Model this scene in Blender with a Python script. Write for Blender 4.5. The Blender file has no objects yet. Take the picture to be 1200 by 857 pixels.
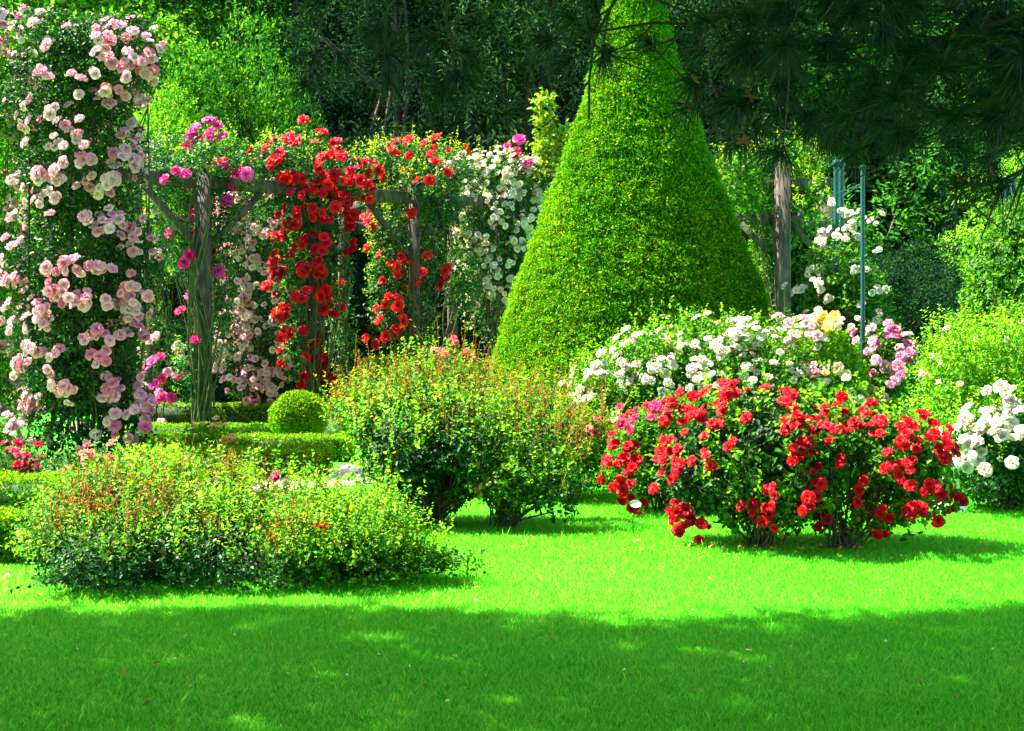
import bpy, math, random
import numpy as np
from mathutils import Vector

S = bpy.context.scene
COL = S.collection
random.seed(7)
RNG = np.random.default_rng(11)

# ------------------------------------------------------------------ camera
CAMH, F, HOR = 1.5, 1600.0, 395.0
cd = bpy.data.cameras.new('camera')
cd.sensor_width = 36.0
cd.lens = 36.0 * F / 1200.0
cd.shift_y = (HOR - 428.5) / 1200.0
cd.clip_start = 0.05
cd.clip_end = 600
cam = bpy.data.objects.new('camera', cd)
cam.location = (0, 0, CAMH)
cam.rotation_euler = (math.radians(90), 0, 0)
COL.objects.link(cam)
S.camera = cam

# ------------------------------------------------------------------ light
SUN_EL, SUN_AZ = math.radians(56), math.radians(-73)     # from the left, a little behind the garden
world = bpy.data.worlds.new('World')
S.world = world
world.use_nodes = True
wn = world.node_tree
sky = wn.nodes.new('ShaderNodeTexSky')
sky.sky_type = 'NISHITA'
sky.sun_disc = False
sky.sun_elevation = SUN_EL
sky.sun_rotation = SUN_AZ
wn.links.new(sky.outputs[0], wn.nodes['Background'].inputs[0])
wn.nodes['Background'].inputs[1].default_value = 0.082
sl = bpy.data.lights.new('sun', 'SUN')
sl.energy = 5.0
sl.angle = math.radians(0.5)
sl.color = (1.0, 0.92, 0.76)
sun = bpy.data.objects.new('sun', sl)
SD = Vector((math.sin(SUN_AZ) * math.cos(SUN_EL), math.cos(SUN_AZ) * math.cos(SUN_EL), math.sin(SUN_EL)))
sun.rotation_euler = SD.to_track_quat('Z', 'Y').to_euler()
sun.location = (-20, 10, 30)
COL.objects.link(sun)
S.view_settings.view_transform = 'Standard'
S.view_settings.look = 'None'
S.view_settings.gamma = 1.0
S.view_settings.exposure = 2.85
S.cycles.max_bounces = 6
S.cycles.diffuse_bounces = 3
S.cycles.glossy_bounces = 1
S.cycles.transmission_bounces = 3
S.cycles.transparent_max_bounces = 4
S.cycles.caustics_reflective = False
S.cycles.caustics_refractive = False
S.cycles.sample_clamp_indirect = 4.0

# ------------------------------------------------------------------ helpers
def A(x): return np.asarray(x, dtype=np.float64)
def at(px, py, d): return A([(px - 600) / F * d, d, CAMH + (HOR - py) / F * d])
def ground(px, py):
    d = CAMH * F / (py - HOR)
    return A([(px - 600) / F * d, d, 0.0])
def gx(px, d): return A([(px - 600) / F * d, d, 0.0])
def norm(v): return v / np.maximum(np.linalg.norm(v, axis=-1, keepdims=True), 1e-9)
def rdir(n, rng=RNG): return norm(rng.normal(size=(n, 3)))
_nf = {}
def noise(P, freq, seed=0):
    k = (seed,)
    if k not in _nf:
        r = np.random.default_rng(1000 + seed)
        _nf[k] = (norm(r.normal(size=(7, 3))) * r.uniform(0.6, 1.7, (7, 1)), r.uniform(0, 6.28, 7))
    D, ph = _nf[k]
    return np.sin(P @ (D.T * freq) + ph).sum(1) / 3.2

def mesh_from(name, V, quads=None, tris=None, smooth=False):
    me = bpy.data.meshes.new(name)
    V = np.asarray(V, dtype=np.float32).reshape(-1, 3)
    loops, starts, off = [], [], 0
    if quads is not None and len(quads):
        q = np.asarray(quads, dtype=np.int32).reshape(-1, 4)
        loops.append(q.ravel()); starts.append(np.arange(len(q), dtype=np.int32) * 4); off = len(q) * 4
    if tris is not None and len(tris):
        t = np.asarray(tris, dtype=np.int32).reshape(-1, 3)
        loops.append(t.ravel()); starts.append(off + np.arange(len(t), dtype=np.int32) * 3)
    L = np.concatenate(loops); St = np.concatenate(starts)
    me.vertices.add(len(V)); me.vertices.foreach_set('co', V.ravel())
    me.loops.add(len(L)); me.loops.foreach_set('vertex_index', L)
    me.polygons.add(len(St)); me.polygons.foreach_set('loop_start', St)
    if smooth:
        me.polygons.foreach_set('use_smooth', np.ones(len(St), dtype=bool))
    me.update(calc_edges=True)
    return me

def link(name, me, mat=None, parent=None, loc=None):
    o = bpy.data.objects.new(name, me)
    COL.objects.link(o)
    if mat is not None:
        if len(me.materials) == 0: me.materials.append(mat)
        elif me.materials[0] != mat:
            o.material_slots[0].link = 'OBJECT'; o.material_slots[0].material = mat
    if parent is not None: o.parent = parent
    if loc is not None: o.location = tuple(loc)
    return o

def tag(o, label=None, cat=None, group=None, kind=None):
    if label: o['label'] = label
    if cat: o['category'] = cat
    if group: o['group'] = group
    if kind: o['kind'] = kind
    return o

def thing(name, label, cat, loc, group=None):
    o = bpy.data.objects.new(name, None)
    o.empty_display_size = 0.2
    COL.objects.link(o)
    o.location = tuple(loc)
    return tag(o, label, cat, group)

class Geo:
    """collects numpy chunks into one mesh"""
    def __init__(s): s.V, s.Q, s.T, s.n = [], [], [], 0
    def add(s, V, Q=None, T=None):
        V = np.asarray(V).reshape(-1, 3)
        if Q is not None and len(Q): s.Q.append(np.asarray(Q).reshape(-1, 4) + s.n)
        if T is not None and len(T): s.T.append(np.asarray(T).reshape(-1, 3) + s.n)
        s.V.append(V); s.n += len(V)
    def mesh(s, name, origin=(0, 0, 0), smooth=False):
        V = np.concatenate(s.V) - A(origin)
        return mesh_from(name, V, np.concatenate(s.Q) if s.Q else None, np.concatenate(s.T) if s.T else None, smooth)

def leaves(g, P, D, L, W, rng, fine=False, up=None, fold=0.25):
    """one small folded leaf per row of P, pointing along D"""
    n = len(P)
    if n == 0: return
    D = norm(D)
    U = rdir(n, rng) * 0.8 + A([0, 0, 1.0]) if up is None else up
    Sd = norm(np.cross(D, U)); N = np.cross(Sd, D)
    L = np.broadcast_to(L, n)[:, None]; W = np.broadcast_to(W, n)[:, None]
    f = fold * W
    if fine:
        pts = [P, P + D*L*.28 + Sd*W*.46 + N*f, P + D*L*.68 + Sd*W*.42 + N*f, P + D*L - N*L*.08,
               P + D*L*.68 - Sd*W*.42 + N*f, P + D*L*.28 - Sd*W*.46 + N*f]
        V = np.stack(pts, 1)
        b = (np.arange(n) * 6)[:, None]
        Q = np.concatenate([b + [[0, 1, 2, 3]], b + [[0, 3, 4, 5]]])
        g.add(V, Q)
    else:
        V = np.stack([P, P + D*L*.42 + Sd*W*.5 + N*f, P + D*L, P + D*L*.42 - Sd*W*.5 + N*f], 1)
        b = (np.arange(n) * 4)[:, None]
        g.add(V, None, np.concatenate([b + [[0, 1, 2]], b + [[0, 2, 3]]]))

def sprays(g, P, D, n, tl, L, ratio, rng, fine=False, spread=0.9, droop=0.0, face=None):
    """twigs at P along D carrying n leaves each, alternate sides"""
    m = len(P)
    if m == 0: return
    D = norm(D)
    side = norm(np.cross(D, rdir(m, rng)))
    k = np.arange(n)
    t = (k + 0.5) / n
    tt = np.clip(t[None, :] + rng.uniform(-.08, .08, (m, n)), 0, 1)
    base = P[:, None, :] + D[:, None, :] * (tt * tl)[:, :, None]
    base[:, :, 2] -= droop * tt ** 2
    sg = np.where(k % 2 == 0, 1.0, -1.0)[None, :, None]
    d = D[:, None, :] * rng.uniform(.2, .8, (m, n, 1)) + side[:, None, :] * sg * spread + rng.normal(0, .45, (m, n, 3))
    l = L * rng.uniform(.6, 1.25, m * n)
    up = None
    if face is not None:       # blades turn their upper side outward and upward, as leaves do towards the light
        up = np.repeat(face * .9 + A([0, 0, .75]), n, 0) + rng.normal(0, .42, (m * n, 3))
    leaves(g, base.reshape(-1, 3), d.reshape(-1, 3), l, l * ratio, rng, fine, up)

def tubes(g, C, R, sides=4):
    """C (n,k,3) centre lines, R (n,k) radii"""
    C = A(C); n, k, _ = C.shape
    R = np.broadcast_to(A(R), (n, k))
    T = norm(np.gradient(C, axis=1))
    ref = norm(A([.31, .83, .12]))
    X = norm(np.cross(T, np.broadcast_to(ref, T.shape))); Y = np.cross(T, X)
    a = np.arange(sides) / sides * 2 * np.pi
    V = C[:, :, None, :] + R[:, :, None, None] * (X[:, :, None, :] * np.cos(a)[None, None, :, None] + Y[:, :, None, :] * np.sin(a)[None, None, :, None])
    idx = np.arange(n * k * sides).reshape(n, k, sides)
    a0 = idx[:, :-1]; a1 = idx[:, 1:]
    Q = np.stack([a0, np.roll(a0, -1, 2), np.roll(a1, -1, 2), a1], -1).reshape(-1, 4)
    g.add(V, Q)
    # end cap
    if sides == 4:
        g.Q.append((idx[:, -1][:, ::1]).reshape(-1, 4) + g.n - n * k * sides)

def bez(P0, P1, bulge, k, rng):
    """curved stems from P0 to P1, leaving P0 upward"""
    n = len(P1)
    H = np.linalg.norm(P1 - P0, axis=1, keepdims=True)
    M = P0 + (P1 - P0) * .35 + A([0, 0, 1.0]) * H * bulge + rng.normal(0, .06, (n, 3)) * H
    t = np.linspace(0, 1, k)[None, :, None]
    return P0[:, None] * (1-t)**2 + 2 * M[:, None] * t * (1-t) + P1[:, None] * t**2

def box(g, c, s, rz=0.0, axis=None, bevel=0.0):
    """box centre c, size s, rotated about z, or laid along axis=(p0,p1) with section s[0], s[1]"""
    if axis is not None:
        p0, p1 = A(axis[0]), A(axis[1])
        t = norm(p1 - p0); x = norm(np.cross(t, A([0, 0, 1.0])) if abs(t[2]) < .99 else A([1.0, 0, 0])); y = np.cross(x, t)
        if abs(t[2]) >= .99:
            x = A([math.cos(rz), math.sin(rz), 0]); y = np.cross(t, x)
        cs = [(-1, -1), (1, -1), (1, 1), (-1, 1)]
        b = bevel
        ring = []
        for (i, j) in cs:
            if b: 
                if i * j > 0: ring += [(i*s[0]/2, j*s[1]/2 - j*b), (i*s[0]/2 - i*b, j*s[1]/2)]
                else: ring += [(i*s[0]/2 - i*b, j*s[1]/2), (i*s[0]/2, j*s[1]/2 - j*b)]
            else: ring.append((i*s[0]/2, j*s[1]/2))
        if b:
            a = sorted(ring, key=lambda q: math.atan2(q[1], q[0])); ring = a
        m = len(ring)
        V = [p + x*u + y*v for p in (p0, p1) for (u, v) in ring]
        Q = [(i, (i+1) % m, m + (i+1) % m, m + i) for i in range(m)]
        T = [(0, i+1, i) for i in range(1, m-1)] + [(m, m+i, m+i+1) for i in range(1, m-1)]
        g.add(V, Q, T)
        return
    c, s = A(c), A(s) / 2
    V = A([[x, y, z] for z in (-1, 1) for y in (-1, 1) for x in (-1, 1)]) * s
    ca, sa = math.cos(rz), math.sin(rz)
    V = V @ A([[ca, sa, 0], [-sa, ca, 0], [0, 0, 1]]) + c
    g.add(V, [(0, 2, 3, 1), (4, 5, 7, 6), (0, 1, 5, 4), (2, 6, 7, 3), (0, 4, 6, 2), (1, 3, 7, 5)])

# ------------------------------------------------------------------ materials
def new_mat(name):
    m = bpy.data.materials.new(name); m.use_nodes = True
    nt = m.node_tree
    for n in list(nt.nodes):
        if n.type != 'OUTPUT_MATERIAL': nt.nodes.remove(n)
    return m, nt, nt.nodes['Material Output'] if 'Material Output' in nt.nodes else [n for n in nt.nodes if n.type == 'OUTPUT_MATERIAL'][0]

def ramp(nt, stops):
    r = nt.nodes.new('ShaderNodeValToRGB')
    e = r.color_ramp.elements
    while len(e) < len(stops): e.new(0.5)
    for q, (p, c) in zip(e, stops):
        q.position = p; q.color = (*c, 1)
    return r

def leaf_mat(name, cols, trans=0.35, tcol=(1.5, 1.7, .5), rough=0.55, spec=0.12, patch=0.0, pscale=1.5):
    m, nt, out = new_mat(name)
    ge = nt.nodes.new('ShaderNodeNewGeometry')
    st = [(i / max(1, len(cols) - 1), c) for i, c in enumerate(cols)]
    r = ramp(nt, st)
    if patch:
        tc = nt.nodes.new('ShaderNodeTexCoord')
        no = nt.nodes.new('ShaderNodeTexNoise'); no.inputs['Scale'].default_value = pscale; no.inputs['Detail'].default_value = 2
        nt.links.new(tc.outputs['Object'], no.inputs['Vector'])
        ma = nt.nodes.new('ShaderNodeMath'); ma.operation = 'MULTIPLY_ADD'
        nt.links.new(no.outputs['Fac'], ma.inputs[0]); ma.inputs[1].default_value = patch * 2; 
        mb = nt.nodes.new('ShaderNodeMath'); mb.operation = 'SUBTRACT'
        nt.links.new(ge.outputs['Random Per Island'], mb.inputs[0]); mb.inputs[1].default_value = patch
        nt.links.new(mb.outputs[0], ma.inputs[2])
        nt.links.new(ma.outputs[0], r.inputs[0])
    else:
        nt.links.new(ge.outputs['Random Per Island'], r.inputs[0])
    p = nt.nodes.new('ShaderNodeBsdfPrincipled')
    p.inputs['Roughness'].default_value = rough
    p.inputs['Specular IOR Level'].default_value = spec
    nt.links.new(r.outputs[0], p.inputs['Base Color'])
    t = nt.nodes.new('ShaderNodeBsdfTranslucent')
    mx = nt.nodes.new('ShaderNodeMix'); mx.data_type = 'RGBA'; mx.blend_type = 'MULTIPLY'; mx.inputs[0].default_value = 1
    nt.links.new(r.outputs[0], mx.inputs[6]); mx.inputs[7].default_value = (*tcol, 1)
    nt.links.new(mx.outputs[2], t.inputs['Color'])
    ms = nt.nodes.new('ShaderNodeMixShader'); ms.inputs[0].default_value = trans
    nt.links.new(p.outputs[0], ms.inputs[1]); nt.links.new(t.outputs[0], ms.inputs[2])
    nt.links.new(ms.outputs[0], out.inputs['Surface'])
    return m

def noisy_mat(name, cols, scale=6.0, rough=0.8, stretch=(1, 1, 1), bump=0.3, detail=6, metallic=0.0, spec=0.3):
    m, nt, out = new_mat(name)
    tc = nt.nodes.new('ShaderNodeTexCoord'); mp = nt.nodes.new('ShaderNodeMapping')
    mp.inputs['Scale'].default_value = stretch
    no = nt.nodes.new('ShaderNodeTexNoise'); no.inputs['Scale'].default_value = scale; no.inputs['Detail'].default_value = detail
    nt.links.new(tc.outputs['Object'], mp.inputs[0]); nt.links.new(mp.outputs[0], no.inputs['Vector'])
    n = len(cols)
    r = ramp(nt, [(0.3 + 0.4 * i / max(1, n - 1), c) for i, c in enumerate(cols)])
    nt.links.new(no.outputs['Fac'], r.inputs[0])
    p = nt.nodes.new('ShaderNodeBsdfPrincipled'); p.inputs['Roughness'].default_value = rough
    p.inputs['Metallic'].default_value = metallic; p.inputs['Specular IOR Level'].default_value = spec
    nt.links.new(r.outputs[0], p.inputs['Base Color'])
    if bump:
        b = nt.nodes.new('ShaderNodeBump'); b.inputs['Strength'].default_value = bump; b.inputs['Distance'].default_value = 0.02
        nt.links.new(no.outputs['Fac'], b.inputs['Height']); nt.links.new(b.outputs[0], p.inputs['Normal'])
    nt.links.new(p.outputs[0], out.inputs['Surface'])
    return m

def petal_mat(name, c, t=0.42, tc=None):
    m, nt, out = new_mat(name)
    ge = nt.nodes.new('ShaderNodeNewGeometry')
    c = A(c)
    r = ramp(nt, [(0, tuple(c * .82)), (1, tuple(np.minimum(c * 1.12, .95)))])
    nt.links.new(ge.outputs['Random Per Island'], r.inputs[0])
    p = nt.nodes.new('ShaderNodeBsdfPrincipled'); p.inputs['Roughness'].default_value = .55
    p.inputs['Specular IOR Level'].default_value = .2
    nt.links.new(r.outputs[0], p.inputs['Base Color'])
    tr = nt.nodes.new('ShaderNodeBsdfTranslucent'); tr.inputs['Color'].default_value = (*(tc or tuple(c)), 1)
    ms = nt.nodes.new('ShaderNodeMixShader'); ms.inputs[0].default_value = t
    nt.links.new(p.outputs[0], ms.inputs[1]); nt.links.new(tr.outputs[0], ms.inputs[2])
    nt.links.new(ms.outputs[0], out.inputs['Surface'])
    return m

M = {}
M['rose'] = leaf_mat('rose_leaf', [(.009, .050, .006), (.020, .10, .007), (.055, .19, .006), (.13, .27, .008)], .36)
M['rose_dark'] = leaf_mat('dark_rose_leaf', [(.006, .036, .011), (.012, .065, .014), (.025, .11, .015), (.05, .17, .015)], .3, rough=.5, spec=.2)
M['rose_lime'] = leaf_mat('lime_rose_leaf', [(.02, .12, .005), (.055, .21, .006), (.13, .31, .008), (.27, .37, .012)], .42)
M['rose_gold'] = leaf_mat('golden_rose_leaf', [(.03, .12, .01), (.10, .26, .01), (.24, .34, .02), (.42, .33, .03)], .4)  # on climber tips this colour paints sunlit foliage tops
M['bronze'] = leaf_mat('bronze_shoot', [(.09, .17, .01), (.26, .15, .02), (.36, .12, .025), (.34, .26, .04)], .35, tcol=(1.2, 1.1, .8))
M['yew'] = leaf_mat('clipped_yew', [(.012, .085, .002), (.03, .16, .002), (.08, .26, .003), (.21, .30, .005)], .3, tcol=(1.7, 1.6, .2), rough=.8, spec=.03, patch=.35, pscale=1.3)
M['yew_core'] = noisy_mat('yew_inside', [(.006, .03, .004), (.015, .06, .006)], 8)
M['box'] = leaf_mat('box_leaf', [(.02, .11, .004), (.06, .20, .005), (.16, .31, .007), (.32, .38, .012)], .32, rough=.8, spec=.05)
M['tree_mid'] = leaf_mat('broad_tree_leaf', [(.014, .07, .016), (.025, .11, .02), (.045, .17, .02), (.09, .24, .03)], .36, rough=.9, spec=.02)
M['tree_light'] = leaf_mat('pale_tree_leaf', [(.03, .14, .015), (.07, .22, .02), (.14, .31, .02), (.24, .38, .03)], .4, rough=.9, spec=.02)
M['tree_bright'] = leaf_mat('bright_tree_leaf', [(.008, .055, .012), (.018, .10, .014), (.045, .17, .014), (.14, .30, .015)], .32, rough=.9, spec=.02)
M['tree_dark'] = leaf_mat('evergreen_and_shade_leaf', [(.003, .016, .011), (.006, .026, .014), (.010, .038, .016), (.022, .062, .02)], .2, rough=.9, spec=.02)  # evergreens, and shrubs whose dark colour stands in for deep shade
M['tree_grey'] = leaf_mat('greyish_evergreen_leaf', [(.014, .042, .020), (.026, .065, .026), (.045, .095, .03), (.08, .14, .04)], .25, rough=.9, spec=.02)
M['rose_deep'] = leaf_mat('deep_green_rose_leaf', [(.003, .021, .007), (.007, .040, .009), (.016, .072, .010), (.04, .13, .010)], .22, spec=.15)
M['needle'] = leaf_mat('pine_needle', [(.003, .014, .006), (.006, .024, .008), (.012, .040, .009)], .12, rough=.5, spec=.25)
M['bark'] = noisy_mat('pine_bark', [(.03, .02, .015), (.09, .055, .04)], 9, stretch=(1, 1, .25), bump=.6)
M['twig'] = noisy_mat('dark_twig', [(.025, .018, .012), (.05, .035, .025)], 12)
M['stem'] = noisy_mat('rose_stem', [(.03, .045, .012), (.09, .07, .03)], 10)
M['bud'] = noisy_mat('pine_bud_scale', [(.10, .022, .008), (.20, .055, .014)], 60, rough=.7)
M['wood'] = noisy_mat('weathered_oak', [(.018, .013, .010), (.05, .036, .027), (.10, .078, .06)], 9, stretch=(2.4, 2.4, .5), bump=.35)
M['green_metal'] = noisy_mat('green_painted_metal', [(.004, .045, .05), (.009, .08, .085)], 5, rough=.45, bump=.05)
M['dark_metal'] = noisy_mat('dark_iron', [(.01, .014, .012), (.025, .03, .025)], 8, rough=.6)
M['stone'] = noisy_mat('white_limestone', [(.62, .60, .54), (.82, .80, .74)], 5, bump=.25)
M['white'] = noisy_mat('white_enamel', [(.72, .76, .80), (.82, .85, .88)], 3, rough=.3, bump=0)
M['ink'] = noisy_mat('label_ink', [(.03, .03, .04), (.06, .06, .07)], 3, bump=0)
M['petals'] = petal_mat('fallen_petal', (.8, .62, .5))
M['dryleaf'] = leaf_mat('dry_leaf', [(.25, .10, .03), (.40, .22, .05), (.5, .36, .08)], .2)
PET = {
 'pink': [(.82, .36, .47), (.84, .47, .56), (.78, .23, .37)],
 'palepink': [(.80, .43, .49), (.82, .53, .55), (.78, .30, .40)],
 'magenta': [(.70, .025, .22), (.78, .07, .36), (.62, .012, .12)],
 'pinkmag': [(.78, .28, .46), (.80, .40, .54), (.74, .18, .38)],
 'red': [(.66, .003, .010), (.78, .006, .018), (.46, .0015, .012)],
 'scarlet': [(.74, .03, .008), (.78, .015, .015), (.66, .008, .015)],
 'crimson': [(.62, .008, .07), (.70, .02, .13), (.55, .005, .03)],
 'white': [(.66, .63, .54), (.68, .60, .47), (.68, .53, .45)],
 'cream': [(.76, .66, .45), (.76, .71, .56), (.76, .58, .43)],
 'yellow': [(.84, .60, .10), (.86, .72, .28), (.85, .72, .40)],
 'coral': [(.80, .20, .13), (.82, .32, .20), (.75, .10, .12)],
 'orange': [(.84, .36, .08), (.85, .48, .18), (.83, .52, .25)],
 'faded': [(.45, .26, .14), (.6, .4, .24), (.7, .5, .36)],
}
PM = {k: [petal_mat('petal_' + k, c) for c in v] for k, v in PET.items()}

# ------------------------------------------------------------------ rose bloom meshes
def bloom_geo(seed, openness=1.0):
    """a double rose: cupped petals in four whorls plus sepals; unit radius, axis +Z"""
    r = np.random.default_rng(seed)
    g = Geo()
    nu, nv = 4, 4
    for (cnt, R, el, w, z0) in ((6, 1.0, 12, .74, 0.0), (5, .80, 38, .62, .05), (4, .56, 62, .50, .1), (3, .34, 80, .36, .14)):
        for k in range(cnt):
            a = 2 * math.pi * (k + r.uniform(-.15, .15)) / cnt + R * 3
            e = math.radians(el / openness + r.uniform(-10, 10))
            rr = R * r.uniform(.85, 1.1)
            V = []
            for j in range(nv):
                t = j / (nv - 1)
                # length profile: starts on axis, cups upward then curls back
                x = rr * (math.cos(e) * t + .10 * math.sin(3.1 * t))
                z = z0 + rr * (math.sin(e) * t * .85 + .22 * math.sin(math.pi * t)) - .10 * rr * t ** 4
                ww = w * rr * (math.sin(math.pi * (0.12 + .62 * t)) ** .8)
                for i in range(nu):
                    u = i / (nu - 1) * 2 - 1
                    y = u * ww * .85
                    xx = x - .16 * rr * u * u * t
                    zz = z + .16 * rr * u * u + .05 * rr * r.normal()
                    V.append((xx * math.cos(a) - y * math.sin(a), xx * math.sin(a) + y * math.cos(a), zz))
            Q = [(j*nu+i, j*nu+i+1, (j+1)*nu+i+1, (j+1)*nu+i) for j in range(nv-1) for i in range(nu-1)]
            g.add(V, Q)
    return g
BG = []
for i in range(4):
    g = bloom_geo(50 + i, (1.0, .8, 1.2, .6)[i])
    BG.append((np.concatenate(g.V), np.concatenate(g.Q)))
_bm = {}
def bloom_mesh(var, mat):
    k = (var, mat.name)
    if k not in _bm:
        me = mesh_from('rose_bloom', BG[var][0], BG[var][1], smooth=True)
        me.materials.append(mat); _bm[k] = me
    return _bm[k]

def basis(N, rng):
    n = len(N); N = norm(N)
    X = norm(np.cross(N, rdir(n, rng))); Y = np.cross(N, X)
    return np.stack([X, Y, N], 2)          # columns

def add_blooms(root, origin, P, N, R, kind, rng, cap=95, name='rose_bloom', label=None):
    """P positions, N facing, R radii. The nearest `cap` become single parts, the rest one mass."""
    n = len(P)
    if n == 0: return
    N = norm(N)
    Bs = basis(N, rng)
    mats = PM[kind]
    mi = rng.choice(len(mats), n, p=[.45, .33, .22][:len(mats)])
    var = rng.choice(4, n, p=[.35, .3, .2, .15])
    toward = -(N @ norm(A([0, 1.0, 0])))
    score = R / P[:, 1] * (1 + .8 * toward)
    order = np.argsort(-score)
    from mathutils import Matrix
    for q in order[:cap]:
        o = link(name, bloom_mesh(int(var[q]), mats[mi[q]]), None, root)
        Mx = Matrix.Identity(4)
        for a in range(3):
            for b in range(3): Mx[a][b] = Bs[q][a, b] * R[q]
        v = P[q] - A(origin)
        Mx[0][3], Mx[1][3], Mx[2][3] = v
        o.matrix_local = Mx
    rest = order[cap:]
    if len(rest):
        V, Q, MI, off = [], [], [], 0
        for q in rest:
            bv, bq = BG[var[q]]
            V.append(bv @ Bs[q].T * R[q] + P[q]); Q.append(bq + off); off += len(bv)
            MI.append(np.full(len(bq), mi[q], dtype=np.int32))
        me = mesh_from(name + 's', np.concatenate(V) - A(origin), np.concatenate(Q), smooth=True)
        for m_ in mats: me.materials.append(m_)
        me.polygons.foreach_set('material_index', np.concatenate(MI))
        o = bpy.data.objects.new(name + 's', me); COL.objects.link(o); o.parent = root
        o['kind'] = 'stuff'

# ------------------------------------------------------------------ plant envelopes
def E(px, py, d, rx, ry, rd):
    """an ellipsoid of foliage standing at distance d: centre seen at px,py, radii rx,ry in picture px, rd in metres"""
    return (at(px, py, d), A([rx * d / F, rd, ry * d / F]))

def env_sample(ells, n, rng, shell=.35, amp=.18, freq=3.0, seed=0, zmin=.06, gap=None):
    w = A([(e[1][0]*e[1][1] + e[1][1]*e[1][2] + e[1][0]*e[1][2]) for e in ells]); w /= w.sum()
    k = rng.choice(len(ells), n, p=w)
    C = A([e[0] for e in ells])[k]; R = A([e[1] for e in ells])[k]
    D = rdir(n, rng)
    rr = 1 - np.abs(rng.normal(0, shell, n)); rr = np.clip(rr, .1, 1)
    nz = noise(C * 1.7 + D * R, freq, seed)
    P = C + D * R * (rr * (1 + amp * nz))[:, None]
    N = norm(D / R)
    keep = P[:, 2] > zmin
    if gap is not None:
        keep &= noise(P, gap[0], seed + 1) > gap[1]
    return P[keep], N[keep], rr[keep]

def surf_sample(ells, n, rng, front=.55, zmin=.1, seed=0, out=1.0, amp=.18, freq=3.0):
    """points on the outer envelope, not buried inside a neighbour; more on the sunny and open side"""
    P, N, _ = env_sample(ells, n * 8, rng, shell=.001, amp=amp, freq=freq, seed=seed, zmin=zmin)
    C = A([e[0] for e in ells]); R = A([e[1] for e in ells])
    ok = np.ones(len(P), bool)
    for c, r in zip(C, R):
        ok &= (((P - c) / r) ** 2).sum(1) > .80
    f = rng.uniform(0, 1, len(P)) < np.where(N[:, 1] < .15, 1, 1 - front)
    ok &= f
    P, N = P[ok][:n], N[ok][:n]
    return P + N * .02 * out, N

def front_of(ells, px, py, dflt):
    """where the ray through px,py meets the front of the envelope"""
    o = A([0, 0, CAMH]); d = norm(at(px, py, 10.0) - o)
    best = None
    for c, r in ells:
        oc = (o - c) / r; dd = d / r
        a, b, cc = dd @ dd, 2 * oc @ dd, oc @ oc - 1
        q = b*b - 4*a*cc
        if q > 0:
            t = (-b - math.sqrt(q)) / (2*a)
            if best is None or t < best[0]:
                best = (t, norm((o + d*t - c) / r / r))
    if best is None: return at(px, py, dflt), A([0, -1, .5])
    return o + d * best[0], best[1]

def clusters(P, N, rad, k, rng, spread=1.0):
    """turn flower heads into bunches of 1..k blooms"""
    PP, NN, RR = [], [], []
    for p, n in zip(P, N):
        m = rng.integers(1, k + 1)
        for j in range(m):
            off = rng.normal(0, 1, 3) * rad * spread * (0 if m == 1 else .95)
            PP.append(p + off); NN.append(n + off / rad * .35 + rng.normal(0, .25, 3) + A([-.45, -.3, .6])); RR.append(rad * rng.uniform(.78, 1.2))
    return A(PP).reshape(-1, 3), A(NN).reshape(-1, 3), A(RR)

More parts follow.
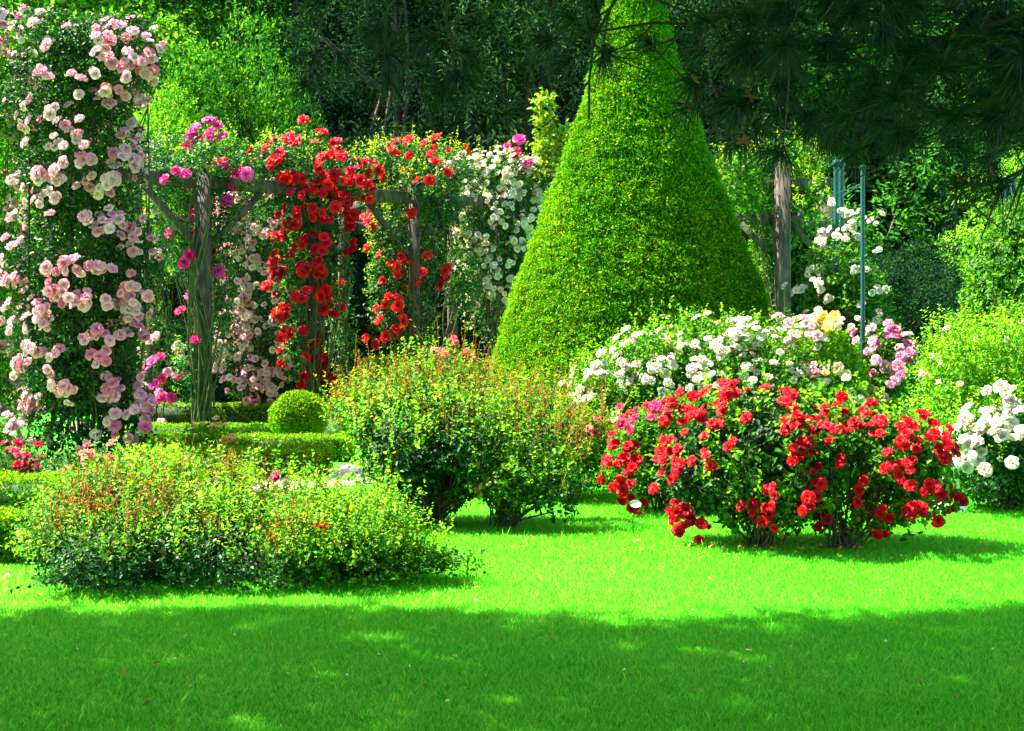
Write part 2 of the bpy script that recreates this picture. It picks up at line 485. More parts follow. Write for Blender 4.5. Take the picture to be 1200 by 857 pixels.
def shrub(name, label, cat, base, ells, n=1500, leaf=.035, ratio=.62, nl=7, tl=.13, mat='rose', fine=False, group=None, seed=1,
          bases=None, nstems=14, stemr=.012, shell=.3, amp=.3, freq=4.5, gap=None, upw=.5, shoots=0, shoot_len=.22, shoot_mat='bronze',
          shoot_top=.35, shoot_leaf=.022, blooms=(), support=None, tips=0, tip_mat='rose_lime', tipout=.035, canes=0, cane_out=.14):
    rng = np.random.default_rng(seed * 77 + 5)
    base = A(base)
    root = thing(name, label, cat, base, group)
    P, N, rr = env_sample(ells, n, rng, shell, amp, freq, seed, gap=gap)
    g = Geo()
    sprays(g, P, N * .8 + A([0, 0, upw]) + rng.normal(0, .45, P.shape), nl, tl, leaf, ratio, rng, fine, droop=.02, face=N)
    link('foliage', g.mesh('foliage', base), M[mat], root)
    if tips:
        Q, Nq = surf_sample(ells, tips, rng, .1, .15, seed, amp=amp, freq=freq)
        pr = np.clip(.25 + .9 * Nq[:, 2] - .5 * Nq[:, 0] + .5 * noise(Q, 6, seed + 7), .05, 1)  # lighter young leaves favour top and sun side, painting sunlight into the colour
        k = rng.uniform(size=len(Q)) < pr
        Q, Nq = Q[k], Nq[k]
        Q = Q + (Nq * .5 + A([0, 0, .9])) * (rng.exponential(1, len(Q)) * tipout)[:, None]
        g = Geo()
        sprays(g, Q, Nq * .6 + A([0, 0, .8]) + rng.normal(0, .4, Q.shape), nl, tl * 1.1, leaf * .85, ratio, rng, fine, face=Nq)
        link('young_sunlit_foliage', g.mesh('young_sunlit_foliage', base), M[tip_mat], root)
    gc = None
    if canes:                       # loose arching canes that break the outline
        Q, Nq = surf_sample(ells, canes, rng, .3, .2, seed, amp=amp, freq=freq)
        end = Q + (Nq * .6 + A([0, 0, .7])) * (rng.uniform(.2, 1.3, len(Q)) * cane_out)[:, None]
        bb = A(bases) if bases is not None else base[None, :]
        b0_ = bb[rng.integers(0, len(bb), len(end))] + rng.normal(0, .06, end.shape) * A([1, 1, 0])
        Cn = bez(b0_, end, .18, 24, rng)
        g = Geo()
        for ti in range(9, 24):
            m_ = rng.uniform(size=len(end)) < .8
            dd = Cn[m_, min(ti + 1, 23)] - Cn[m_, ti - 1]
            sprays(g, Cn[m_, ti], norm(dd) + rng.normal(0, .7, dd.shape), 3, tl * .5, leaf, ratio, rng, fine, face=A([0, -.2, .6]) + dd * 0)
        link('cane_foliage', g.mesh('cane_foliage', base), M[tip_mat if rng.uniform() < .4 else 'rose'], root)
        gc = (Cn, np.linspace(stemr * .42, stemr * .18, 24)[None, :].repeat(len(Cn), 0))
    # stems
    g = Geo()
    if gc: tubes(g, gc[0], gc[1], 4)
    bs = A(bases) if bases is not None else base[None, :]
    if nstems:
        pick = rng.choice(len(P), min(nstems * 6, len(P)), replace=False)
        T = P[pick]
        b0 = bs[rng.integers(0, len(bs), len(T))] + rng.normal(0, .05, (len(T), 3)) * A([1, 1, 0])
        nm = nstems
        C = bez(b0[:nm], T[:nm], .10, 7, rng)
        tubes(g, C, np.linspace(stemr, stemr * .35, 7)[None, :].repeat(nm, 0))
        s0 = C[rng.integers(0, nm, len(T) - nm), rng.integers(2, 6, len(T) - nm)]
        C2 = bez(s0, T[nm:], .1, 5, rng)
        tubes(g, C2, np.linspace(stemr * .45, stemr * .15, 5)[None, :].repeat(len(C2), 0), 3)
        link('stems', g.mesh('stems', base, True), M['stem'], root)
    if shoots:
        Q, Nq = surf_sample(ells, shoots, rng, .2, .2, seed)
        zt = np.quantile(Q[:, 2], shoot_top)
        k = (Q[:, 2] > zt) | (rng.uniform(size=len(Q)) < .06)
        Q, Nq = Q[k] - Nq[k] * .05, Nq[k]
        D = norm(Nq * .45 + A([0, 0, 1.0]) + rng.normal(0, .25, Q.shape))
        ln = shoot_len * (.35 + rng.gamma(1.6, .42, len(Q)))
        g = Geo()
        t = np.linspace(0, 1, 4)[None, :, None]
        tubes(g, Q[:, None] + D[:, None] * t * ln[:, None, None], np.full((len(Q), 4), .0022), 3)
        for kk in range(9):
            u = rng.uniform(.25, 1.05, len(Q))[:, None]
            pp = Q + D * ln[:, None] * u
            l = shoot_leaf * rng.uniform(.6, 1.3, len(Q))
            leaves(g, pp, D * .6 + rng.normal(0, .6, Q.shape), l, l * .42, rng)
        link('new_shoots', g.mesh('new_shoots', base), M[shoot_mat], root)
    for b in blooms:
        kind, rad, k = b['kind'], b.get('r', .04), b.get('k', 3)
        el = b.get('ells', ells)
        PP, NN = [], []
        if b.get('n'):
            p_, n_ = surf_sample(el, b['n'], rng, b.get('front', .7), b.get('zmin', .25), seed, out=b.get('out', 1.5), amp=amp, freq=freq)
            if 'zt' in b:
                kq = p_[:, 2] > b['zt']; p_, n_ = p_[kq], n_[kq]
            PP.append(p_); NN.append(n_)
        if b.get('px'):
            df = float(np.mean([e[0][1] for e in el]))
            q = [front_of(el, x, y, df) for x, y in b['px']]
            q0, q1 = A([z[0] for z in q]), norm(A([z[1] for z in q]))
            PP.append(q0 + (norm(A([0, 0, CAMH]) - q0) * .7 + q1 * .5) * min(.17, .017 * df)); NN.append(q1)
        if not PP: continue
        p_, n_, r_ = clusters(np.concatenate(PP), np.concatenate(NN), rad, k, rng, b.get('spread', 1.0))
        add_blooms(root, base, p_, n_, r_, kind, rng, b.get('cap', 95), b.get('name', 'rose_bloom'))
    if support: support(root, base)
    return root

# ------------------------------------------------------------------ ground
def grid_sheet(name, x0, x1, y0, y1, nx, ny, mat, z=0, kind='structure'):
    xs = np.linspace(x0, x1, nx); ys = np.linspace(y0, y1, ny)
    X, Y = np.meshgrid(xs, ys)
    V = np.stack([X, Y, np.full_like(X, z)], -1).reshape(-1, 3)
    i = np.arange(nx * ny).reshape(ny, nx)
    Q = np.stack([i[:-1, :-1], i[:-1, 1:], i[1:, 1:], i[1:, :-1]], -1).reshape(-1, 4)
    o = link(name, mesh_from(name, V, Q), mat)
    return tag(o, kind=kind)

def lawn_mat(name, cols, scale=1.2):
    m, nt, out = new_mat(name)
    tc = nt.nodes.new('ShaderNodeTexCoord')
    n1 = nt.nodes.new('ShaderNodeTexNoise'); n1.inputs['Scale'].default_value = scale; n1.inputs['Detail'].default_value = 3
    n2 = nt.nodes.new('ShaderNodeTexNoise'); n2.inputs['Scale'].default_value = 45; n2.inputs['Detail'].default_value = 4
    nt.links.new(tc.outputs['Object'], n1.inputs['Vector']); nt.links.new(tc.outputs['Object'], n2.inputs['Vector'])
    mx = nt.nodes.new('ShaderNodeMath'); mx.operation = 'ADD'
    nt.links.new(n1.outputs['Fac'], mx.inputs[0]); nt.links.new(n2.outputs['Fac'], mx.inputs[1])
    mh = nt.nodes.new('ShaderNodeMath'); mh.operation = 'MULTIPLY'; mh.inputs[1].default_value = .5
    nt.links.new(mx.outputs[0], mh.inputs[0])
    r = ramp(nt, [(.35 + .3 * i / (len(cols)-1), c) for i, c in enumerate(cols)])
    nt.links.new(mh.outputs[0], r.inputs[0])
    p = nt.nodes.new('ShaderNodeBsdfPrincipled'); p.inputs['Roughness'].default_value = .8; p.inputs['Specular IOR Level'].default_value = .15
    nt.links.new(r.outputs[0], p.inputs['Base Color'])
    b = nt.nodes.new('ShaderNodeBump'); b.inputs['Strength'].default_value = .6; b.inputs['Distance'].default_value = .03
    nt.links.new(n2.outputs['Fac'], b.inputs['Height']); nt.links.new(b.outputs[0], p.inputs['Normal'])
    nt.links.new(p.outputs[0], out.inputs['Surface'])
    return m

GRASSC = [(.020, .40, .004), (.032, .45, .006), (.048, .50, .009), (.08, .54, .015)]
M['lawn'] = lawn_mat('lawn_sheet', GRASSC[:3], 1.2)
M['blade'] = leaf_mat('grass_blade', GRASSC, .4, tcol=(6.5, 1.4, 6.5), rough=.85, spec=.04, patch=.25, pscale=.9)
M['soil'] = noisy_mat('bed_soil', [(.05, .035, .02), (.12, .09, .05)], 12)
M['gravel'] = noisy_mat('pale_gravel', [(.40, .33, .23), (.58, .49, .36)], 40, detail=8)
grid_sheet('ground', -150, 150, -60, 240, 12, 12, M['lawn'])

def blob_sheet(name, pts, z, mat, label=None):
    """a flat sheet from an outline, rounded by averaging"""
    p = A(pts)
    for _ in range(3):
        q = np.roll(p, -1, 0)
        p = np.stack([p * .75 + q * .25, p * .25 + q * .75], 1).reshape(-1, 2)
    c = p.mean(0)
    V = np.concatenate([[[c[0], c[1], z]], np.c_[p, np.full(len(p), z)]])
    m = len(p)
    o = link(name, mesh_from(name, V, None, [(0, 1 + i, 1 + (i + 1) % m) for i in range(m)]), mat)
    return tag(o, kind='structure')
blob_sheet('woodland_floor', [(-60, 31), (60, 31), (70, 90), (-70, 90)], .004, M['soil'])
blob_sheet('rose_bed_soil', [(-6.5, 20.2), (-1, 21.5), (.8, 24), (1, 29), (-7, 28.5), (-8, 24)], .006, M['soil'])
# gravel path between the box hedges: left to right in front of the pergola, bending back
ctr = A([(-14, 12.4), (-8, 12.9), (-5, 13.3), (-3.2, 13.6), (-2.2, 14.0), (-1.5, 14.9), (-1.2, 16.5), (-1.0, 19), (-.7, 23), (-.5, 30)])
tt = np.gradient(ctr, axis=0); nn = np.c_[-tt[:, 1], tt[:, 0]]; nn /= np.linalg.norm(nn, axis=1, keepdims=True)
V = np.stack([np.c_[ctr - nn * .62, np.full(len(ctr), .008)], np.c_[ctr + nn * .62, np.full(len(ctr), .008)]], 1).reshape(-1, 3)
tag(link('path', mesh_from('path', V, [(2*i, 2*i+1, 2*i+3, 2*i+2) for i in range(len(ctr)-1)]), M['gravel']), kind='structure')

def grass():
    rng = np.random.default_rng(3)
    n = 1400000
    d = 4.9 + (22.5 - 4.9) * rng.uniform(0, 1, n) ** 1.35
    x = rng.uniform(-.47, .47, n) * d
    keep = (d < 13.5) | (x > 1.2)
    keep &= ~((d > 12.6) & (x < 0))
    d, x = d[keep], x[keep]; n = len(d)
    P = np.c_[x, d, np.zeros(n)]
    nz = noise(P, 2.2, 31)
    h = rng.uniform(.016, .036, n) * (1 + .25 * nz) * (1 + .02 * (d - 5))
    tall = rng.uniform(size=n) < .002
    h[tall] *= 2.0
    a = rng.uniform(0, 2 * np.pi, n)
    w = .0012 + .00024 * (d - 5)
    lean = rng.normal(0, .30, (n, 2)) * h[:, None]
    X = np.c_[np.cos(a) * w, np.sin(a) * w, np.zeros(n)]
    mid = P + np.c_[lean * .35, h * .6]; tip = P + np.c_[lean, h]
    V = np.stack([P - X, P + X, mid + X * .7, tip], 1)
    b = (np.arange(n) * 4)[:, None]
    me = mesh_from('grass', V, None, np.concatenate([b + [[0, 1, 2]], b + [[0, 2, 3]]]))
    tag(link('grass', me, M['blade']), 'short mown grass of the lawn in front of the rose bushes', 'grass', kind='stuff')
    # fallen petals and dry leaves lying in the turf
    k = 130
    d = rng.uniform(5.4, 9.6, k); x = rng.uniform(-.36, .40, k) * d
    P = np.c_[x, d, rng.uniform(.03, .05, k)]
    g = Geo(); D = rng.normal(0, 1, (k, 3)) * A([1, 1, .25])
    leaves(g, P[:46], D[:46], rng.uniform(.010, .022, 46), .013, rng, True)
    tag(link('fallen_petals', g.mesh('fallen_petals'), M['petals']), 'pale petals scattered on the lawn', 'petals', kind='stuff')
    g = Geo()
    rr = np.c_[gx(905, 9.6)[0] + rng.normal(0, .55, 120), 9.55 + rng.normal(0, .22, 120), np.full(120, .04)]
    PP = np.concatenate([P[96:], rr]); k = len(PP)
    leaves(g, PP, rng.normal(0, 1, (k, 3)) * A([1, 1, .25]), rng.uniform(.02, .04, k), .02, rng, True)
    tag(link('dry_leaves', g.mesh('dry_leaves'), M['dryleaf']), 'small dry leaves strewn on the grass', 'leaves', kind='stuff')
grass()

# ------------------------------------------------------------------ background trees
def crown_mesh(seed, H, R, nclump, nleaf, leafL, low=.08, conif=False, tr=.22):
    rng = np.random.default_rng(seed)
    ells = []
    for i in range(nclump):
        t = rng.uniform(low, 1)
        rad = R * (math.sin(math.pi * min(1, (.18 + .8 * t))) ** .6) if not conif else R * (1.05 - t) ** .7
        a = rng.uniform(0, 6.28); q = rad * math.sqrt(rng.uniform(.15, 1))
        s = rng.uniform(.22, .42) * R
        ells.append((A([math.cos(a) * q, math.sin(a) * q, t * H]), A([s, s, s * (.65 if not conif else 1.1)])))
    P, N, rr = env_sample(ells, nleaf, rng, .16, .3, 2.2, seed, zmin=.15, gap=(2.6, -.75))
    g = Geo()
    D = N * .6 + rng.normal(0, .5, P.shape) + A([0, 0, -.25 if not conif else -.7])
    sprays(g, P, D, 5, leafL * 2.4, leafL, .5 if not conif else .28, rng, droop=leafL * .6, face=N)
    me = g.mesh('crown')
    # trunk with limbs
    g = Geo()
    k = 9
    t = np.linspace(0, 1, k)
    c = np.c_[.25 * np.sin(t * 3 + seed), .25 * np.cos(t * 2.3 + seed) - .25, t * H * .9]
    tubes(g, c[None], (tr * (1 - t * .85))[None], 8)
    T = P[rng.choice(len(P), 26, replace=False)]
    b0 = c[rng.integers(2, 7, 26)]
    tubes(g, bez(b0, T, .05, 6, rng), np.linspace(tr * .36, .01, 6)[None].repeat(26, 0), 5)
    return me, g.mesh('trunk', smooth=True)
TV = {'broad': crown_mesh(1, 12, 3.6, 46, 8500, .17), 'round': crown_mesh(2, 10, 3.9, 44, 8500, .15),
      'ever': crown_mesh(3, 14, 3.2, 60, 9000, .19, .02, True), 'ever2': crown_mesh(4, 12, 3.6, 60, 9000, .17, .02, True),
      'bush': crown_mesh(5, 5.6, 2.5, 34, 8000, .10, .02, tr=.06), 'bush2': crown_mesh(6, 4.2, 2.3, 30, 7500, .085, .02, tr=.05)}
def tree(kind, px, d, s, rz, mat, name, label, sz=None, cat='tree', group='trees behind the rose garden'):
    b = gx(px, d)
    r = thing(name, label, cat, b, group)
    r.rotation_euler.z = rz; r.scale = (s, s, sz or s)
    cm, tm = TV[kind]
    link('crown', cm, M[mat], r); link('trunk', tm, M['bark'], r)
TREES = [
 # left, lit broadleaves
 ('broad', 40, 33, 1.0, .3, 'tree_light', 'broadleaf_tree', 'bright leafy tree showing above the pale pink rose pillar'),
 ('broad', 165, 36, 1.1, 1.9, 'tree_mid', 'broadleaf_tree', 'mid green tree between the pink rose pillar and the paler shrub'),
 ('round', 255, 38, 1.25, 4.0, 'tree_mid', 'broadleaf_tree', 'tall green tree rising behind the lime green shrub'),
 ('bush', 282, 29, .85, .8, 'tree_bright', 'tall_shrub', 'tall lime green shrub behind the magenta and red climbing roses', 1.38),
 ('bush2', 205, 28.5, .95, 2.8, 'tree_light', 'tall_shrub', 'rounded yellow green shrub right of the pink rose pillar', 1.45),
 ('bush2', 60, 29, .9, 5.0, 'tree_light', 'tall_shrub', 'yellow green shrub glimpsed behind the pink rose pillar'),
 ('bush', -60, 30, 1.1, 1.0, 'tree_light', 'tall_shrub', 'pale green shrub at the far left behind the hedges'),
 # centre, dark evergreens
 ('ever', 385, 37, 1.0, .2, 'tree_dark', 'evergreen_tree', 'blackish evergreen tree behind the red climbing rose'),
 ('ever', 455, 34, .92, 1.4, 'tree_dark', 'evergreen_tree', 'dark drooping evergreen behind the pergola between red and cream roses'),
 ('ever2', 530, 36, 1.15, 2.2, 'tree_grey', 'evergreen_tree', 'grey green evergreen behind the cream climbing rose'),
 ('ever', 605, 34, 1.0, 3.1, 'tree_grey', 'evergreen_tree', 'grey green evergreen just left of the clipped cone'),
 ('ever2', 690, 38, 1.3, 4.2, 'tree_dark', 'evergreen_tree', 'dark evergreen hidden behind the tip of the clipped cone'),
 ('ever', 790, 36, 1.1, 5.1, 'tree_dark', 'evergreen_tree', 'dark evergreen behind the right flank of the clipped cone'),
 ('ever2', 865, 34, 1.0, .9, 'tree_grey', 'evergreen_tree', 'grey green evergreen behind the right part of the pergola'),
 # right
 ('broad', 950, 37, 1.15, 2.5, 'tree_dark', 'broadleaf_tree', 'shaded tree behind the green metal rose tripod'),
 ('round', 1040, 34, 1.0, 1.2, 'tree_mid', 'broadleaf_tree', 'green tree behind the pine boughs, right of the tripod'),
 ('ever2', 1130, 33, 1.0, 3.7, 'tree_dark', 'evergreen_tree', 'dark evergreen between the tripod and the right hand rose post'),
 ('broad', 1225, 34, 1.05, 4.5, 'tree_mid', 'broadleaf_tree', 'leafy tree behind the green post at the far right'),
 ('bush', 1150, 29.5, .72, 5.4, 'tree_dark', 'tall_shrub', 'shrub below the pine boughs, coloured dark to stand in for deep shade'),
 ('bush2', 1080, 26, .72, 5.9, 'tree_dark', 'tall_shrub', 'shrub added left of the yellow green rose bush, coloured blackish as deep shade'),  # dark leaf colour stands in for the deep shade of this gap
 ('bush2', 1040, 27.5, .75, .5, 'tree_dark', 'tall_shrub', 'low shrub right of the rose tripod, coloured blackish as deep shade'),
 ('bush', 480, 30, .78, 2.1, 'tree_dark', 'tall_shrub', 'bushy shrub seen through the middle pergola bay, coloured dark as its shade'),  # dark leaf colour paints the shade inside the pergola bays
 ('bush', 380, 30.5, .8, 3.9, 'tree_dark', 'tall_shrub', 'shrub seen through the pergola right of the red rose, coloured blackish as shade'),
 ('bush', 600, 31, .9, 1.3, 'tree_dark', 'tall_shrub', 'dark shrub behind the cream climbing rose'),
 ('bush2', 195, 26.6, .72, 3.3, 'tree_dark', 'tall_shrub', 'shrub added between the pink pillar and the grey pergola post, coloured dark as shade'),  # added dark shrubs paint the shade below the bright shrubs
 ('bush2', 285, 27.2, .74, 4.6, 'tree_dark', 'tall_shrub', 'shrub added behind the blush pink climbing rose, coloured dark as shade'),
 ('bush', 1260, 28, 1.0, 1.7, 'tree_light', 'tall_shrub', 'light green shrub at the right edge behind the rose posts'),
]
for t_ in TREES: tree(*t_)

def woodland():
    rng = np.random.default_rng(21)
    g = Geo()
    for (y0, n, hmax, L) in ((43, 30000, 16, .30), (48, 30000, 21, .40), (52, 30000, 22, .5), (55, 22000, 24, .6)):
        x = rng.uniform(-36, 36, n); z = rng.uniform(0, 1, n) * hmax
        P = np.c_[x, y0 + 1.6 * noise(np.c_[x, z, z * 0], .8, 9) + rng.uniform(-1.2, 1.2, n), z]
        leaves(g, P, rng.normal(0, 1, (n, 3)) + A([0, -.4, -.6]), L * rng.uniform(.7, 1.4, n), L * .6, rng)
        leaves(g, P + rng.normal(0, .3, P.shape), rng.normal(0, 1, (n, 3)) + A([0, -.4, .4]), L * rng.uniform(.7, 1.4, n), L * .6, rng)
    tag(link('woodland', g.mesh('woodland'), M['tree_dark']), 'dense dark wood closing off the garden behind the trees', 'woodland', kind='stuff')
woodland()

# ------------------------------------------------------------------ clipped cone
def yew_cone():
    rng = np.random.default_rng(5)
    base = gx(746, 17.8); cy = base[1]
    k = 17.8 / F
    prof = A([(565, 160), (530, 171), (490, 177), (455, 172), (420, 166), (392, 157), (336, 143), (280, 119), (224, 99), (168, 79), (112, 60), (60, 46), (0, 33), (-40, 20), (-62, 4)], )
    zz = CAMH + (HOR - prof[:, 0]) * k; rr = prof[:, 1] * k
    zz[0] = 0.02
    o = np.argsort(zz); zz, rr = zz[o], rr[o]
    zs = np.linspace(zz[0], zz[-1], 400); rs = np.interp(zs, zz, rr)
    area = rs * np.hypot(1, np.gradient(rs, zs)); cdf = np.cumsum(area); cdf /= cdf[-1]
    n = 105000
    z = np.interp(rng.uniform(size=n), cdf, zs); r = np.interp(z, zs, rs)
    a = rng.uniform(0, 2 * np.pi, n)
    slope = -np.interp(z, zs, np.gradient(rs, zs))
    N = norm(np.c_[np.cos(a), np.sin(a), slope])
    P0 = np.c_[np.cos(a) * r, np.sin(a) * r, z]
    # shallow tufting
    bmp = .026 * noise(P0 * A([1, 1, 1.5]), 26, 4) + .022 * noise(P0, 6, 5)
    P = P0 + N * (bmp - .03 + rng.uniform(-.03, .01, n))[:, None]
    g = Geo()
    for kk in range(4):
        D = N * .8 + rng.normal(0, .55, P.shape) + A([0, 0, .25])
        l = rng.uniform(.030, .058, n)
        if kk < 2:      # most sprays lie along the clipped face
            T_ = rng.normal(0, 1, P.shape); T_ -= N * (T_ * N).sum(1, keepdims=True)
            leaves(g, P + rng.normal(0, .02, P.shape) + N * .02, norm(T_) + N * .35 + A([0, 0, .2]), l, l * .42, rng, up=N + rng.normal(0, .28, P.shape))
        else: leaves(g, P + rng.normal(0, .02, P.shape), D, l, l * .36, rng)
    root = thing('topiary_cone', 'giant clipped yew cone towering over the roses, its tip reaching the pine boughs', 'topiary', base)
    fo = link('foliage', g.mesh('foliage'), M['yew'], root)
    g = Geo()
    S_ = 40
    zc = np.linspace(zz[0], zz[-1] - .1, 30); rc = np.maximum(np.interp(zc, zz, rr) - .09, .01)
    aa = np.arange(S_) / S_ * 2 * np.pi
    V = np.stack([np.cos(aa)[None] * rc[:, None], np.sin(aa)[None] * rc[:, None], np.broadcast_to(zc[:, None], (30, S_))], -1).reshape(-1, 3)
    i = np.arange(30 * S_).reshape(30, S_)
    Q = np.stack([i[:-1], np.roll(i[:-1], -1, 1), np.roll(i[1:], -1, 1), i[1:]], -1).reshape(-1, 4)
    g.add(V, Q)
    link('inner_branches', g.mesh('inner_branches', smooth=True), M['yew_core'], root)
yew_cone()

# ------------------------------------------------------------------ box hedges and balls
def clip_tufts(g, P, N, rng, n, L, dens=3):
    for k in range(dens):
        D = N * .45 + rng.normal(0, .7, P.shape)
        l = L * rng.uniform(.7, 1.3, len(P))
        leaves(g, P + N * (-.015 + .02 * noise(P, 16, 6) + rng.uniform(-.02, .008, len(P)))[:, None] + rng.normal(0, .008, P.shape), D, l, l * .6, rng, up=N + rng.normal(0, .4, P.shape))

def hedge(label, p0, p1, w, h, n, seed, L=.024):
    rng = np.random.default_rng(seed)
    p0, p1 = A([*p0, 0]), A([*p1, 0])
    ax = norm(p1 - p0); le = np.linalg.norm(p1 - p0); sd = A([-ax[1], ax[0], 0]); up = A([0, 0, 1.0])
    base = (p0 + p1) / 2
    root = thing('box_hedge', label, 'hedge', base, 'low clipped box hedges around the beds')
    faces = [(le * w, lambda u, v: (p0 + ax * (u * le)[:, None] + sd * ((v - .5) * w)[:, None] + up * h, up)),
             (le * h, lambda u, v: (p0 + ax * (u * le)[:, None] - sd * w / 2 + up * (v * h)[:, None], -sd)),
             (le * h, lambda u, v: (p0 + ax * (u * le)[:, None] + sd * w / 2 + up * (v * h)[:, None], sd)),
             (w * h, lambda u, v: (p0 + sd * ((u - .5) * w)[:, None] + up * (v * h)[:, None], -ax)),
             (w * h, lambda u, v: (p1 + sd * ((u - .5) * w)[:, None] + up * (v * h)[:, None], ax))]
    tot = sum(f[0] for f in faces)
    g = Geo()
    for ar, f in faces:
        m = max(8, int(n * ar / tot))
        P, N = f(rng.uniform(size=m), rng.uniform(size=m))
        clip_tufts(g, P, np.broadcast_to(N, P.shape), rng, m, L)
    link('foliage', g.mesh('foliage', base), M['box'], root)
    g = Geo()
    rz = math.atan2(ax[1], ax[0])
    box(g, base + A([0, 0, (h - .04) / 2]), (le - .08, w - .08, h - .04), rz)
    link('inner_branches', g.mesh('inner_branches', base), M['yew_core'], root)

def seg(px0, d0, px1, d1): return (gx(px0, d0)[:2], gx(px1, d1)[:2])
HEDGES = [
 ('long low box hedge with a sunlit flat top below the coral bedding roses', *seg(-60, 11.6, 185, 11.5), .5, .32, 9000),
 ('short box hedge at the left edge beside the front rose shrub', *seg(-80, 9.1, 42, 9.1), .45, .33, 5000),
 ('box hedge ending squarely beside the pale gravel path', *seg(150, 14.9, 383, 14.7), .55, .30, 8000),
 ('box hedge running just in front of the clipped ball', *seg(165, 16.8, 412, 16.6), .5, .30, 8000),
 ('box hedge behind the thick grey pergola post', *seg(150, 19.0, 330, 19.0), .45, .28, 5000),
 ('farthest box hedge left of the clipped ball', *seg(130, 23.5, 322, 23.2), .5, .36, 6000),
 ('box hedge leading away on the right of the clipped ball', *seg(392, 18.4, 440, 20.2), .45, .36, 3000),
 ('box hedge at the far left in front of the pink rose pillar', *seg(-60, 14.0, 30, 14.2), .5, .3, 4000),
]
for i, hdef in enumerate(HEDGES): hedge(*hdef, 100 + i)

def ball(label, px, d, r, zc, n, seed):
    rng = np.random.default_rng(seed)
    base = gx(px, d)
    root = thing('topiary_ball', label, 'topiary', base, 'clipped box balls')
    D = rdir(n, rng); D = D[D[:, 2] > -.75]
    P = D * r * A([1.04, 1.04, .96]) + A([0, 0, zc])
    g = Geo(); clip_tufts(g, P, D, rng, n, .028)
    link('foliage', g.mesh('foliage'), M['box'], root)
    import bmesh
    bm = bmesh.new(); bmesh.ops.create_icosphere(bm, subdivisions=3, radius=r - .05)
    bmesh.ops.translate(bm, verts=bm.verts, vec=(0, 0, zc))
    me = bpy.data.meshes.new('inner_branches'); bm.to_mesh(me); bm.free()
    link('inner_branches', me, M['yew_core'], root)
ball('round clipped box ball sitting among the hedges left of the path', 350, 17.6, .365, .46, 6500, 201)
ball('smaller sunlit box ball half hidden behind the bronze tipped roses', 439, 21.5, .27, .96, 3500, 202)

# ------------------------------------------------------------------ pergolas
def post(root, p, top, w, rz=0.1, origin=None):
    g = Geo()
    box(g, 0, (w, w), axis=(A([p[0], p[1], 0]), A([p[0], p[1], top])), rz=rz, bevel=w * .08)
    link('post', g.mesh('post', origin), M['wood'], root)
def beam(root, a, b, s, origin, name='beam'):
    g = Geo(); box(g, 0, s, axis=(a, b), bevel=.008)
    link(name, g.mesh(name, origin), M['wood'], root)

def pergola_left():
    front = [gx(238, 20.5), gx(368, 21.7), gx(485, 23.0), gx(606, 24.4)]
    back = [gx(172, 23.2), gx(293, 24.2), gx(402, 24.6), gx(530, 25.6), gx(580, 27.0)]
    og = front[1]
    root = thing('wooden_pergola', 'weathered timber pergola smothered in climbing roses left of the cone', 'pergola', og)
    H = 3.93
    for i, p in enumerate(front): post(root, p, H + (.02 if i == 0 else .16), .24 if i == 0 else .20, .1, og)
    for i, p in enumerate(back): post(root, p, 3.75, .17, .2, og)
    up = A([0, 0, 1.0])
    pts = [front[0] * 1.0 - (front[1] - front[0]) * 1.4] + front
    for a, b in zip(pts[:-1], pts[1:]):
        beam(root, a + up * (H - .1), b + up * (H - .1), (.12, .2), og)
    for a, b in zip(back[:-1], back[1:]):
        beam(root, a + up * 3.5, b + up * 3.5, (.1, .16), og)
    for p, q in zip(front, back): beam(root, p + up * (H + .06), q + up * 3.8, (.09, .12), og, 'rafter')
    # braces from each post up to the beam
    for i, p in enumerate(front):
        for s in (-1, 1):
            if i in (1, 3): continue
            j = min(max(i + s, 0), 3)
            dr = norm(front[j] - p) if j != i else norm(p - front[min(max(i - s, 0), 3)])
            beam(root, p + up * 2.75, p + dr * .95 + up * (H - .22), (.08, .1), og, 'brace')
    # old rose stems climbing the first and third posts
    rng = np.random.default_rng(8)
    for p in (front[0], front[0], back[2], front[1], back[3]):
        for _ in range(4):
            g = Geo(); k = 16; t = np.linspace(0, 1, k)
            x = p[0] + .16 * np.sin(t * rng.uniform(4, 9) + rng.uniform(0, 6)) + rng.uniform(-.05, .05)
            y = p[1] - .14 + .05 * np.sin(t * 7)
            tubes(g, np.c_[x, y, t * 3.6][None], np.linspace(.02, .009, k)[None], 5)
            link('climbing_stem', g.mesh('climbing_stem', og, True), M['stem'], root)
pergola_left()

def pergola_right():
    P = [gx(917, 22.0), gx(967, 24.5), gx(838, 23.5)]
    og = P[0]; up = A([0, 0, 1.0])
    root = thing('wooden_pergola', 'timber pergola bay with crossed rails right of the cone behind the white roses', 'pergola', og)
    post(root, P[0], 4.3, .22, .1, og); post(root, P[1], 4.1, .26, .1, og); post(root, P[2], 3.9, .2, .1, og)
    for z, a, b in ((3.95, 830, 990), (3.45, 820, 985)):
        beam(root, gx(a, 22.2) + up * z, gx(b, 22.2) + up * (z + (.05 if z > 3.5 else -.1)), (.09, .17), og)
    beam(root, P[1] + up * 3.7 - A([.5, .15, 0]), P[1] + up * 3.62 + A([.6, .2, 0]), (.09, .15), og)
    beam(root, at(868, 262, 22.05), at(900, 295, 22.05), (.07, .1), og, 'brace')
    beam(root, at(922, 258, 22.05), at(962, 300, 22.05), (.07, .1), og, 'brace')
pergola_right()

